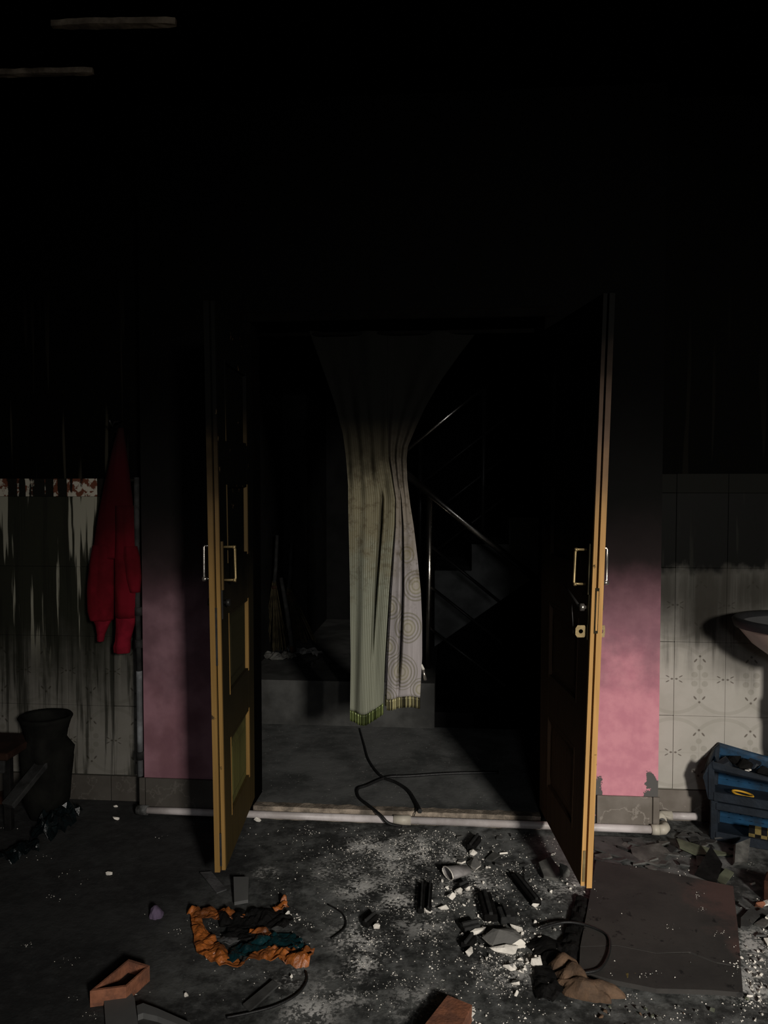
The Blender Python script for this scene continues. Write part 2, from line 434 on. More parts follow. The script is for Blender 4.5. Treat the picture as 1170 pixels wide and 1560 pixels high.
M_CRUMPLE = simple('brown_crumpled_sheet', (.15, .092, .056), .8, .2, var=.45, scale=18, bump=.5, dirt=(.05,.035,.025), dirtamt=.6)
M_ORANGE = simple('orange_film', (.42, .125, .025), .42, .45, var=.5, scale=22, bump=.4, dirt=(.05,.02,.01), dirtamt=.6)
M_TEAL = simple('teal_film', (.006, .032, .038), .25, .6, var=.5, scale=20, bump=.5)
M_FILM = simple('grey_film', (.10, .10, .10), .3, .5, var=.5, scale=20, bump=.4)
M_BLUE = simple('blue_plastic', (.010, .058, .125), .45, .4, var=.35, scale=14, bump=.15, dirt=(.010,.014,.020), dirtamt=.75)
M_BLUEDK = simple('smoked_blue_plastic', (.012, .018, .027), .55, .35, var=.4, scale=14, bump=.3)
M_YELLOW = simple('yellow_plastic', (.60, .33, .03), .5, .3, var=.2, scale=14, bump=.1)
M_OCHRE = simple('ochre_card', (.20, .15, .05), .8, .2, var=.5, scale=30, bump=.2)
M_LILAC = simple('lilac_foam', (.12, .09, .14), .9, .1, var=.3, scale=30, bump=.5)
M_TUB = simple('scorched_tub', (.010, .010, .0085), .8, .06, var=.5, scale=9, bump=.5)
M_RUST = simple('rusty_brown', (.026, .011, .006), .85, .2, var=.5, scale=14, bump=.4)
M_STRAW = simple('scorched_straw', (.055, .045, .024), .9, .15, var=.6, scale=20, bump=.2)
M_BASIN_IN = simple('smoky_porcelain', (.10, .10, .10), .35, .4, var=.5, scale=5, bump=0)
M_RIM = simple('blackened_rim', (.016, .016, .017), .5, .35, var=.3, scale=10, bump=.1)
M_PORC = simple('pinkish_porcelain', (.36, .27, .23), .4, .4, var=.25, scale=5, bump=0)
M_STRIP = simple('bare_strip', (.60, .46, .32), .9, .1, var=.5, scale=10, bump=.5, dirt=(.02,.015,.01), dirtamt=.6)

# door timber: ochre paint low down, smoke-black above
def wood(name, lit, dark, zlo, zhi, zb0, zb1):
    g = N(name, .75, .05)
    p = g.pos(); wx, wy, wz = g.sep(p)
    gr = g.noise(p, 1.0, 5, .6, sc=(60, 60, 2.5)); n1 = g.noise(p, 6, 5)
    c = g.mix(g.ramp(gr, .3, .7), tuple(x*.75 for x in lit), lit)
    zz = g.ma('ADD', wz, g.ma('MULTIPLY', g.ma('SUBTRACT', n1, .5), .25))
    c = g.mix(g.ramp(zz, zlo, zhi), c, dark)
    c = g.mix(g.ramp(zz, zb0, zb1), c, (.0020, .0020, .0017))
    nick = g.ramp(g.noise(p, 14, 5, .7), .66, .70)
    c = g.mix(nick, c, (.06, .04, .02))
    g.col(c); g.bump(gr, .15, .003); return g.m
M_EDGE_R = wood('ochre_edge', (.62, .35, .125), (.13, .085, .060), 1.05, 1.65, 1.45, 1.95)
M_EDGE_L = wood('ochre_edge_dim', (.30, .175, .055), (.085, .055, .025), .85, 1.45, 1.25, 1.65)  # left leaf's edge ochre, darkened for the weaker light on that side
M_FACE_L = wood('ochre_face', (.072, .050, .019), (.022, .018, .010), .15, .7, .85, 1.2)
M_BEAD_L = wood('ochre_bead', (.25, .148, .048), (.075, .05, .022), .75, 1.2, 1.35, 1.75)  # brighter ochre, painting in the light caught by the upright mouldings
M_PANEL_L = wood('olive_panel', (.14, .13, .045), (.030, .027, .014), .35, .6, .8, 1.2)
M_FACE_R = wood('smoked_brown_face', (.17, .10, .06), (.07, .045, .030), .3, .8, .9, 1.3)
M_JAMB = simple('charred_jamb', (.0022, .002, .0018), .9, .02, var=.4, scale=10, bump=.3)

# ------------------------------------------------------------------ setting
HC = 3.0                                  # ceiling height
XL, XR, YB = -3.0, 2.9, -6.6              # room limits
YT_L, YT_R = 0.12, 0.13                   # the tiled walls stand back behind the pink piers
DXL, DXR, DZ = -0.835, 0.372, 2.095        # door opening
def st(o): return tag(o, kind='structure')

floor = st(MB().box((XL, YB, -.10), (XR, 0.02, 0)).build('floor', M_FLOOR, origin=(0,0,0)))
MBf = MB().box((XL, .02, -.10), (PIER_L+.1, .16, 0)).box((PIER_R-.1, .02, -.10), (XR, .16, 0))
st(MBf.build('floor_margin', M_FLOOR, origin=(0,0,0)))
st(MB().box((XL-.1, YB-.1, HC), (XR+.1, 3.3, HC+.1)).build('ceiling', M_SOOT, origin=(0,0,0)))
st(MB().box((XL-.15, YB-.1, -.1), (XL, 3.3, HC)).build('wall_left', M_SOOT, origin=(0,0,0)))
st(MB().box((XR, YB-.1, -.1), (XR+.15, 3.3, HC)).build('wall_right', M_SOOT, origin=(0,0,0)))
st(MB().box((XL, YB-.15, -.1), (XR, YB, HC)).build('wall_back', M_SOOT, origin=(0,0,0)))
# doorway wall: pink piers and the lintel above
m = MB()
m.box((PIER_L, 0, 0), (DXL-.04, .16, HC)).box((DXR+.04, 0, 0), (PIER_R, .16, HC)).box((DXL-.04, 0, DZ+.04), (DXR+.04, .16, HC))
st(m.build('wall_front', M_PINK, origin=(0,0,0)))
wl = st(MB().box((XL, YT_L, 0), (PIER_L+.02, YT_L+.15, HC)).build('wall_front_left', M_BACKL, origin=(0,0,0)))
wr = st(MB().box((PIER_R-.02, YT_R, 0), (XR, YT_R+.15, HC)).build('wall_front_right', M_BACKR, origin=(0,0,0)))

def tile_mesh(name, tw, th, mat):
    me = MB().cbox((-tw/2+.0004, -.010, -th/2+.0004), (tw/2-.0004, 0.006, th/2-.0004), .0010)
    d = bpy.data.meshes.new(name); d.from_pydata(me.v, [], me.f); d.materials.append(mat); d.update(); return d
RT = random.Random(3)
def lay(parent, yw, x_joint, z_bottom, cols, rows, me, mb, xmin, xmax, th=TH):
    for r in range(rows + 1):
        for cidx in cols:
            x = x_joint + (cidx + .5) * TW
            lo, hi = x - TW/2, x + TW/2
            if hi <= xmin + .005 or lo >= xmax - .005: continue
            last = r == rows
            o = bpy.data.objects.new('border_tile' if last else 'wall_tile', mb if last else me)
            COL.objects.link(o); o.parent = parent
            clo, chi = max(lo, xmin), min(hi, xmax)
            o.location = (x, yw + RT.uniform(-.0008, .0008), z_bottom + (rows * TH + .04 if last else (r + .5) * TH))
            if chi - clo < TW - .01:         # cut tile at a wall's end: own mesh, same print
                cw = MB().cbox((clo - x + .001, -.010, -(.04 if last else TH/2)+.0012), (chi - x - .001, .006, (.04 if last else TH/2)-.0012), .0015)
                d = bpy.data.meshes.new('cut_tile'); d.from_pydata(cw.v, [], cw.f); d.materials.append(M_BORDER if last else me.materials[0]); d.update(); o.data = d
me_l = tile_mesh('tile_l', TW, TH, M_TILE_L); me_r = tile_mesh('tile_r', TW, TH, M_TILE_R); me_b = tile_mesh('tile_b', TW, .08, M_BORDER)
ZTL = ony(110, 1177, YT_L).z; ZTR = ony(1080, 1202, YT_R).z
lay(wl, YT_L, ony(105, 1000, YT_L).x, ZTL, range(-8, 3), 4, me_l, me_b, XL, PIER_L - .002)
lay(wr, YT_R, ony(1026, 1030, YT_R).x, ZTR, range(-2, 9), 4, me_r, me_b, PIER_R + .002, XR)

# skirting stones
def skirting(name, x0, x1, y, h, joints, thick=.014):
    root = st(MB().box((x0, y-.004, 0), (x1, y, h-.002)).build(name, M_CHAR2, origin=(0,0,0)))
    xs = [x0] + joints + [x1]
    for a, b in zip(xs, xs[1:]):
        MB().cbox((a+.0015, y-thick, .001), (b-.0015, y-.003, h), .002).build('skirting_tile', M_SKIRT, root)
    return root
skirting('baseboard_pier_left', PIER_L-.02, DXL-.02, 0.0, .158, [ony(223, 1220).x])
skirting('baseboard_pier_right', ony(908, 1230).x, PIER_R+.005, 0.0, .150, [ony(993, 1230).x])
skirting('baseboard_left', XL, PIER_L-.004, YT_L, ZTL-.004, [ony(171, 1200, YT_L).x-.42*k for k in (4,3,2,1,0)])
skirting('baseboard_right', PIER_R+.006, XR, YT_R, ZTR-.004, [PIER_R+.36+.42*k for k in range(3)])

# landing and stairwell beyond the doorway
LZ = 0.05
YR = ony(600, 1108, 0).y
YR = onz(600, 1108, LZ).y                 # foot of the raised step behind the landing
land = st(MB().box((DXL-.039, .02, -.1), (DXR+.039, .165, LZ)).box((DXL-.35, .165, -.1), (1.25, YR+.02, LZ)).build('floor_landing', M_LANDING, origin=(0,0,0)))
# ragged mortar nosing along the doorway
def edge_fn(i, j):
    x = DXL + (DXR - DXL) * i
    n1 = nz(x*14, j*3, 1.7) * .006
    if j < .5: return Vector((x, -.012 + n1, -.002 + (LZ+.004) * (j/.5) + nz(x*30, 2, 0)*.002))
    return Vector((x, -.012 + (j-.5)/.5*.05 + nz(x*22, j*5)*.012*(j), LZ + .004 - (j-.5)*.006))
st(MB().grid(edge_fn, 150, 6, False).build('trim_threshold', M_EDGE, origin=(0,0,0)))
XC = ony(662, 1050, YR).x                 # right end of the raised step
ZB = ony(600, 1040, YR).z
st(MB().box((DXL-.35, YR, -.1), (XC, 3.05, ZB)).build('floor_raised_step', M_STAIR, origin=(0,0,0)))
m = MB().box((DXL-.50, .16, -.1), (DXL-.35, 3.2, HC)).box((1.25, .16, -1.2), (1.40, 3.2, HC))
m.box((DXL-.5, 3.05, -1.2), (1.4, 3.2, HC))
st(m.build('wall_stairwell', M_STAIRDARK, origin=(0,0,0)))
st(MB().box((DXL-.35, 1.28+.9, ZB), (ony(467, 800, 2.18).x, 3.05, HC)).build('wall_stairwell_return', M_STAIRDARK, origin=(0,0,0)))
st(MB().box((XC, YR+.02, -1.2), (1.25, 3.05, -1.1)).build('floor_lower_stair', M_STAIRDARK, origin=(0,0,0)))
# flight going down to the right and flight climbing to the right behind it
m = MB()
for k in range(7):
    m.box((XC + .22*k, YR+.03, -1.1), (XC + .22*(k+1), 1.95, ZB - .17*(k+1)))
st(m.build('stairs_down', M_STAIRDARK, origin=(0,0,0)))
YU = 2.05
a = ony(662, 985, YU); b = ony(745, 927, YU)
sl = (b.z - a.z) / (b.x - a.x)
pts = [(a.x, YU, a.z), (a.x + 1.25, YU, a.z + sl*1.25)]
top = []
x = a.x + 1.25
n = 5
z0 = a.z + .34
for k in range(n):
    xa = a.x + 1.25*k/n; xb = a.x + 1.25*(k+1)/n; zt = z0 + sl*1.25*(k+1)/n
    top += [(xa, YU, zt), (xb, YU, zt)]
poly = pts + top[::-1] + [(a.x, YU, z0)]
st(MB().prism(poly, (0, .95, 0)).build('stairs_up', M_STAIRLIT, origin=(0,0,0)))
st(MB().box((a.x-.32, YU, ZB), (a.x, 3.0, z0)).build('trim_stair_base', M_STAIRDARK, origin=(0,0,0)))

# ------------------------------------------------------------------ stair railings
def rail_pts(pa, pb, y): return [ony(*pa, y), ony(*pb, y)]
YA = 1.45
r1 = thing('stair_railing', (ony(653, 1000, YA).x, YA, ZB), 'steel tube railing slanting down to the right from a shiny post, nearer of the two', 'railing', )
MB().tube([ony(618, 722, YA), ony(700, 789, YA), ony(835, 897, YA)], .0225, 14).build('handrail', M_CHROME, r1)
MB().tube([Vector((ony(653, 900, YA).x, YA, ZB)), ony(655, 752, YA)], .017, 12).build('post', M_CHROME, r1)
for pa, pb in (((657, 832), (760, 916)), ((655, 893), (765, 980)), ((652, 955), (770, 1045))):
    MB().tube(rail_pts(pa, pb, YA), .0095, 8).build('rail', M_CHROMEDARK, r1)
YC = 2.12
r2 = thing('stair_railing', ony(640, 850, YC), 'steel railing climbing up to the right behind the curtain and the nearer railing', 'railing')
MB().tube(rail_pts((600, 701), (760, 572), YC), .019, 12).build('handrail', M_CHROME, r2)
for pa, pb in (((640, 738), (770, 637)), ((640, 797), (775, 692)), ((655, 846), (775, 753))):
    MB().tube(rail_pts(pa, pb, YC), .011, 8).build('rail', M_CHROMEDARK, r2)
MB().tube([ony(735, 850, YC), ony(738, 590, YC)], .017, 8).build('post', M_CHROMEDARK, r2)
MB().tube([ony(640, 880, YC), ony(641, 668, YC)], .017, 8).build('post', M_CHROMEDARK, r2)

# ------------------------------------------------------------------ door frame and leaves
fr = st(bpy.data.objects.new('door_frame', None)); COL.objects.link(fr)
for nm, lo, hi in (('jamb', (DXL-.04, -.01, 0.0), (DXL, .15, DZ)), ('jamb', (DXR, -.01, 0.0), (DXR+.04, .15, DZ)), ('head', (DXL-.04, -.01, DZ), (DXR+.04, .15, DZ+.04))):
    MB().cbox(lo, hi, .004).build(nm, M_JAMB, fr)

LW, LH, LT, Z0 = .615, 1.955, .033, .085
PANELS = [(.225, .51), (.665, .96), (1.14, 1.42), (1.575, 1.865)]
def leaf(name, hinge, free, twist, tdir, label, mats, lockmats):
    """local u from the hinge to the free edge, t across the thickness (0 = the face seen from inside the doorway), z up"""
    face, bead, pan, edge = mats
    h = Vector((hinge[0], hinge[1], 0)); fvec = Vector((free[0]-hinge[0], free[1]-hinge[1], 0)); fvec.normalize()
    tv = Vector((tdir * -fvec.y, tdir * fvec.x, 0)) if False else Vector((-fvec.y, fvec.x, 0)) * tdir
    def W(p):   # p=(u,t,z)
        off = twist * (p.x / LW) * ((p.z - Z0) / LH) ** 1.0
        return h + fvec * p.x + tv * (p.y + off) + Vector((0, 0, p.z))
    root = tag(bpy.data.objects.new(name, None), label, 'door'); root['kind'] = 'structure'
    COL.objects.link(root); root.location = (h.x, h.y, Z0)
    del root['category']; 
    def mk(fn, nm, mat, parent=root, lab=None):
        m = MB(); fn(m)
        if tdir < 0: m.f = [list(reversed(q)) for q in m.f]
        m.warp(W); return m.build(nm, mat, parent, label=lab)
    e = .012
    SI, SO = .125, .125
    def seg(m, lo, hi, c=.002, n=8):          # box split along z so that it can twist
        zs = [lo[2] + (hi[2]-lo[2])*i/n for i in range(n+1)]
        base = len(m.v)
        for zz in zs:
            for x, y in ((lo[0], lo[1]), (hi[0], lo[1]), (hi[0], hi[1]), (lo[0], hi[1])): m.v.append(Vector((x, y, zz)))
        for i in range(n):
            for k in range(4):
                l = (k+1) % 4
                m.f.append([base+i*4+k, base+i*4+l, base+(i+1)*4+l, base+(i+1)*4+k]); m.smooth.append(False)
        m.f.append([base+3, base+2, base+1, base]); m.smooth.append(False)
        t = base + n*4; m.f.append([t, t+1, t+2, t+3]); m.smooth.append(False)
    mk(lambda m: seg(m, (0, 0, Z0), (SI, LT, Z0+LH)), 'stile', face)
    mk(lambda m: seg(m, (LW-SO, 0, Z0), (LW-e, LT, Z0+LH)), 'stile', face)
    zz = [Z0] + [v for p_ in PANELS for v in p_] + [Z0+LH]
    for i in range(0, len(zz), 2):
        mk(lambda m: seg(m, (SI, 0.0003, zz[i]), (LW-SO, LT-.0003, zz[i+1]), n=2), 'rail', face)
    for (a, b) in PANELS:
        po = mk(lambda m: seg(m, (SI-.001, .011, a-.001), (LW-SO+.001, LT-.011, b+.001), n=2), 'panel', pan)
        # raised field
        def fld(m):
            for t0, t1 in ((.011, .004), (LT-.011, LT-.004)):
                vs = [(SI+.035, t0, a+.035), (LW-SO-.035, t0, a+.035), (LW-SO-.035, t0, b-.035), (SI+.035, t0, b-.035),
                      (SI+.055, t1, a+.055), (LW-SO-.055, t1, a+.055), (LW-SO-.055, t1, b-.055), (SI+.055, t1, b-.055)]
                fs = [(4,5,6,7), (0,1,5,4), (1,2,6,5), (2,3,7,6), (3,0,4,7)]
                if t1 > t0: fs = [tuple(reversed(q)) for q in fs]
                m.add(vs, fs)
        mk(fld, 'raised_field', pan, po)
        for lo, hi in (((SI-.004, -.003, a), (SI+.010, .014, b)), ((LW-SO-.005, -.002, a), (LW-SO+.002, .014, b)),
                       ((SI+.010, -.001, a), (LW-SO-.010, .012, a+.010)), ((SI+.010, -.001, b-.010), (LW-SO-.010, .012, b))):
            vert = hi[2] - lo[2] > .1
            mk(lambda m: seg(m, lo, hi, n=3 if vert else 1), 'moulding', bead if vert else face)
    # double free edge: two ochre lippings with a dark groove between
    mk(lambda m: seg(m, (LW-e-.001, .0005, Z0), (LW, LT*.40, Z0+LH), n=16), 'edge_lipping', edge)
    mk(lambda m: seg(m, (LW-e-.001, LT*.58, Z0-.006), (LW+.004, LT+.004, Z0+LH), n=16), 'edge_lipping', edge)
    return root, mk, W, seg

FREE_L = onz(338, 1340, Z0); FREE_R = onz(892, 1364, Z0)
HL = (DXL + .004, .0); HR = (DXR - .004, .0)
def fit(h, f):
    d = Vector((f.x - h[0], f.y - h[1])); d.normalize(); return (h[0] + d.x*LW, h[1] + d.y*LW)
FL = fit(HL, FREE_L); FR = fit(HR, FREE_R)
# left leaf: inner face looks right (+x); thickness runs to -x
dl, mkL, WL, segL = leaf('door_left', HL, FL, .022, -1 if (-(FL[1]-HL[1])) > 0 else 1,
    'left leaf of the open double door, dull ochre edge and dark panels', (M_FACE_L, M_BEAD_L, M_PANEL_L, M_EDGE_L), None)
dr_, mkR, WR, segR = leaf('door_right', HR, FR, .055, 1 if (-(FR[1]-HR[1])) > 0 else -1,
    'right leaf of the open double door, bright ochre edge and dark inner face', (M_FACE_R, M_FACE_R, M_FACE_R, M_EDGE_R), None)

def hardware(mk, seg, bright, side):
    U = LW - .062
    steel, br = M_STEEL, M_BRASS
    # pull handle on the inner face: a D of round bar on a long plate
    zc, hl = 1.145, .058
    pl = mk(lambda m: seg(m, (U+.028, -.006, zc-.088), (U+.040, .0, zc+.080), n=3), 'handle_plate', M_BEAD_L if side < 0 else M_STRAW)
    h = mk(lambda m: m.tube([(U, -.001, zc-hl), (U, -.034, zc-hl), (U, -.040, zc-hl+.006), (U, -.040, zc+hl-.006), (U, -.034, zc+hl), (U, -.001, zc+hl)], .0042, 8),
           'pull_handle', br)
    for s in (-1, 1):
        mk(lambda m: m.tube([(U, -.042, zc+s*hl-.001), (U, -.033, zc+s*hl)], .0062, 8), 'handle_boss', br, h)
    # outer pull
    h2 = mk(lambda m: m.tube([(U, LT, zc-hl+.004), (U, LT+.032, zc-hl+.004), (U, LT+.036, zc-hl+.008), (U, LT+.036, zc+hl), (U, LT+.032, zc+hl+.004), (U, LT, zc+hl+.004)], .0038, 8),
            'pull_handle', steel)
    mk(lambda m: m.tube([(U, LT+.026, zc-hl+.004), (U, LT+.042, zc-hl+.004)], [.008, .008], 10), 'handle_boss', steel, h2)
    # round knobs of the latch
    zk = 1.012
    for t0, t1 in ((0, -.024), (LT, LT+.018)):
        k = mk(lambda m: m.tube([(U+.022, t0, zk), (U+.022, t0 + (t1-t0)*.4, zk), (U+.022, t0+(t1-t0)*.5, zk), (U+.022, t1, zk), (U+.022, t1+(t1-t0)*.05, zk)], [.006, .006, .013, .013, .006], 12),
               'knob', steel if bright else M_CHROMEDARK)
    mk(lambda m: seg(m, (U+.030, -.003, zk-.055), (U+.044, 0, zk+.045), n=2), 'latch_plate', M_STRAW if bright else M_CHROMEDARK)
hardware(mkL, segL, False, -1)
hardware(mkR, segR, True, 1)
# right leaf: lock plate let into the edge, flush bolt low down, lever, staple brackets
mkR(lambda m: segR(m, (LW+.0005, LT*.34, .932), (LW+.005, LT*.70, 1.082), n=3), 'lock_plate', M_STRAW)
mkR(lambda m: segR(m, (LW+.004, LT*.42, .942), (LW+.008, LT*.60, 1.072), n=3), 'lock_bolt', M_EDGE_R)
mkR(lambda m: segR(m, (LW+.0003, LT*.12, .10), (LW+.003, LT*.36, .205), n=2), 'bolt_plate', M_BRASS)
mkL(lambda m: segL(m, (LW+.0003, LT*.36, .10), (LW+.003, LT*.62, .215), n=2), 'bolt_plate', M_CHAR2)
mkL(lambda m: segL(m, (LW+.0005, LT*.36, .80), (LW+.002, LT*.60, 1.00), n=2), 'lock_plate', M_CHAR2)
mkR(lambda m: m.tube([(LW-.05, -.022, 1.012), (LW-.10, -.030, 1.037), (LW-.15, -.038, 1.062)], [.0045, .004, .003], 6), 'latch_lever', M_CHROMEDARK)
mkR(lambda m: m.tube([(LW-.11, -.03, 1.03), (LW-.095, -.034, 1.0), (LW-.088, -.032, .96), (LW-.086, -.03, .915)], .0016, 5), 'latch_wire', M_CHROMEDARK)
def bracket(mk, t0, t1, z, nm='staple_bracket', hole=True):
    u = LW - .035
    def fn(m):
        n = 12; cx = (t0+t1)/2; hw = abs(t1-t0)/2; r = .0075; hh = .020
        vs = []; 
        for yy in (u-.003, u):
            for k in range(n):
                th = 2*math.pi*k/n; c_, s_ = math.cos(th), math.sin(th); q = max(abs(c_)/hw, abs(s_)/hh); q = 1/q
                vs.append((yy, cx + c_*q, z + s_*q))
            for k in range(n):
                th = 2*math.pi*k/n; vs.append((yy, cx + math.cos(th)*r, z + math.sin(th)*r))
        fs = []
        for k in range(n):
            l = (k+1) % n
            fs += [(k, n+k, n+l, l), (2*n+k, 2*n+l, 3*n+l, 3*n+k), (k, l, 2*n+l, 2*n+k), (n+k, 3*n+k, 3*n+l, n+l)]
        m.add(vs, fs)
    return mk(fn, nm, M_BRASS if hole else M_STRAW)
bracket(mkR, -.038, -.002, .932)
bracket(mkR, LT+.001, LT+.028, .932)
mkR(lambda m: segR(m, (LW-.034, -.004, .907), (LW-.020, 0, .957), n=1), 'bracket_foot', M_STRAW)

# ------------------------------------------------------------------ curtain in the doorway
def interp(tab, y):
    if y <= tab[0][0]: return tab[0][1]
    for (a, b), (c_, d) in zip(tab, tab[1:]):
        if y <= c_:
            t = (y-a)/(c_-a); return b + (d-b)*t
    return tab[-1][1]
YCUR = .10
EL = [(500,470),(540,484),(580,498),(620,511),(660,522),(690,526),(740,530),(800,531),(900,533),(1000,534),(1100,533)]
EM = [(500,590),(640,590),(700,592),(760,602),(800,601),(850,597),(900,593),(1000,587),(1100,583)]
ER = [(500,730),(540,700),(580,672),(620,648),(650,634),(680,621),(700,619),(730,620),(770,625),(800,630),(850,636),(900,641),(950,643),(1000,643),(1060,640),(1100,637)]
cur = thing('curtain', (ony(585, 1000, YCUR).x, YCUR, ony(585, 1095, YCUR).z), 'long smoke-stained curtain gathered at the waist and hanging in the doorway', 'curtain')
def cloth(left):
    ea, eb = (EL, EM) if left else (EM, ER)
    ybot = 1082 if left else 1062
    def fn(i, j, y0=505, y1=None):
        y1 = y1 or ybot
        py = y0 + (y1 - y0) * j
        if left: py += (1-j)*0 + j * (6*math.sin(i*3.1) - 12*i*i)
        else: py += j * (3*math.cos(i*5))
        xa = interp(ea, py); xb = interp(eb, py)
        px = xa + (xb-xa)*i
        q = ony(px, py, YCUR)
        drop = min(1, max(0, (py-690)/250)); gath = math.exp(-((py-700)/70)**2)
        if left:
            d = .010*drop*math.sin(i*math.pi*3.2 + .6) + .006*math.sin(i*24 + .01*py)*(.3+gath)
            ctr = .70 - (py-800)*.0004                         # one deep pleat
            if py > 740: d += .085*math.exp(-((i-ctr)/.030)**2)*min(1, (py-740)/40)*max(0, 1-(py-900)/110 if py > 900 else 1)
            d += -.018*math.sin(i*math.pi)*drop
        else:
            d = .006*math.sin(i*18 + .012*py)*(.35+gath) - .022*math.sin(i*math.pi)*drop
            ctr = .42 - max(0, (py-900))*.0002
            if py > 745: d += .090*math.exp(-((i-ctr)/.040)**2)*min(1, (py-745)/40)*(1 if py < 1000 else max(.1, 1-(py-1000)/60))
            if i < .08: d += .06*drop
        d += nz(px*.05, py*.022, 3)*.022*gath + nz(px*.04, py*.012, 9)*.008
        if py < 640: d += .012*math.sin((px-590)*.06)
        q.y += d
        return q
    return fn
def uvs(nu, nv, w, h): return lambda i: ((i % (nu+1))/nu*w, (1 - (i//(nu+1))/nv)*h)

def cloth_mat(name, left):
    g = N(name, .9, .04)
    p = g.pos(); wx, wy, wz = g.sep(p); u, v, _ = g.sep(g.uv())
    if left:
        st_ = g.ma('SINE', g.ma('MULTIPLY', u, 2*math.pi/.0092))
        c = g.mix(g.ramp(st_, -.2, .6), (.155, .16, .115), (.30, .305, .24))
    else:
        c = g.mix(g.ramp(g.noise(p, 1, 3, sc=(90, 90, 3)), .3, .7), (.32, .29, .285), (.39, .355, .35))
        for cx, cz, r in ((622,955,.068),(612,1022,.080),(634,892,.070),(595,925,.055),(592,985,.05),(620,845,.045),(640,1050,.05),(590,1060,.05)):
            q = ony(cx, cz, YCUR)
            dx = g.ma('MULTIPLY', g.ma('SUBTRACT', wx, q.x), 1.15); dz = g.ma('SUBTRACT', wz, q.z)
            d = g.ma('SQRT', g.ma('ADD', g.ma('MULTIPLY', dx, dx), g.ma('MULTIPLY', dz, dz)))
            ringp = g.ma('MULTIPLY', g.ramp(g.ma('SINE', g.ma('MULTIPLY', d, 2*math.pi/.015)), -.2, .4), g.ramp(d, r, r*.97))
            ringp = g.ma('MULTIPLY', ringp, g.ramp(d, .010, .014))
            c = g.mix(g.ma('MULTIPLY', ringp, .6), c, (.15, .14, .085))
            yel = g.ma('MULTIPLY', g.ramp(d, r*.62, r*.4), .30)
            c = g.mix(yel, c, (.42, .38, .24))
    blot = g.noise(p, 11, 6, .7)
    # brown smoke staining, heavier upwards
    s1 = g.ramp(g.ma('ADD', wz, g.ma('MULTIPLY', g.ma('SUBTRACT', blot, .5), .9)), .92, 1.30)
    c = g.mix(g.ma('MULTIPLY', s1, .62), c, (.16, .125, .065))
    spots = g.ma('MULTIPLY', g.ramp(g.noise(p, 26, 5, .7), .50, .64), g.ramp(wz, .70, 1.2))
    c = g.mix(g.ma('MULTIPLY', spots, .55), c, (.08, .06, .035))
    s2 = g.ramp(g.ma('ADD', wz, g.ma('MULTIPLY', g.ma('SUBTRACT', blot, .5), .22)), 1.33, 1.56)
    c = g.mix(g.ma('MULTIPLY', s2, .90), c, (.018, .015, .010))
    s3 = g.ramp(wz, 1.50, 1.72)
    c = g.mix(s3, c, (.0035, .0035, .003))
    g.col(c); g.bump(g.noise(p, 1, 3, sc=(120, 120, 12)), .35, .003)
    return g.m
M_CL = cloth_mat('striped_cloth', True); M_CR = cloth_mat('circle_cloth', False)
NU, NV = 90, 130
MB().grid(cloth(True), NU, NV).build('striped_panel', M_CL, cur, uvfn=uvs(NU, NV, .20, 1.7), solid=.002, label='grey-green pinstriped left half of the curtain')
MB().grid(cloth(False), NU, NV).build('circle_panel', M_CR, cur, uvfn=uvs(NU, NV, .17, 1.7), solid=.002, label='pinkish right half printed with circles')
g = N('ribbed_gold_hem', .38, .5, .35)
p = g.pos(); rb = g.noise(p, 1, 2, sc=(95, 95, 2))
g.col(g.mix(g.ramp(rb, .42, .58), (.035, .030, .015), (.42, .38, .20))).bump(rb, .5, .004); M_HEM = g.m
g = N('ribbed_green_hem', .38, .5, .35)
p = g.pos(); rb = g.noise(p, 1, 2, sc=(120, 120, 2))
g.col(g.mix(g.ramp(rb, .42, .58), (.035, .045, .012), (.20, .24, .08))).bump(rb, .5, .004); M_HEMG = g.m
def hem(left):
    f0 = cloth(left)
    def fn(i, j):
        q = f0(i, 1.0); q.z -= j*.048; q.y += .004*math.sin(i*70) ; return q
    return fn
MB().grid(hem(True), 70, 4).build('hem_band', M_HEMG, cur, solid=.002, label='green-gold ribbed hem of the left half')
MB().grid(hem(False), 70, 4).build('hem_band', M_HEM, cur, solid=.002, label='gold ribbed hem of the right half')
# ragged fringe where the curtain hooks on
MB().tube([Vector((DXL, YCUR, DZ-.035)), Vector((DXR, YCUR, DZ-.035))], .010, 8).build('curtain_rod', M_JAMB, origin=None)
o = bpy.data.objects['curtain_rod']; tag(o, 'blackened rod across the top of the doorway above the curtain', 'curtain rod')
# small pale tassel hooked at the curtain's right edge
ta = ony(643, 1022, YCUR)
t = thing('curtain_tieback', ta, 'small pale plastic clip hanging beside the curtain edge', 'clip')
MB().tube([ony(642, 1012, YCUR), ony(645, 1020, YCUR)], [.004, .007], 6).build('loop', M_PLASTER, t)
MB().tube([ony(645, 1020, YCUR), ony(648, 1036, YCUR)], [.005, .008], 6).build('tip', M_STEEL, t)

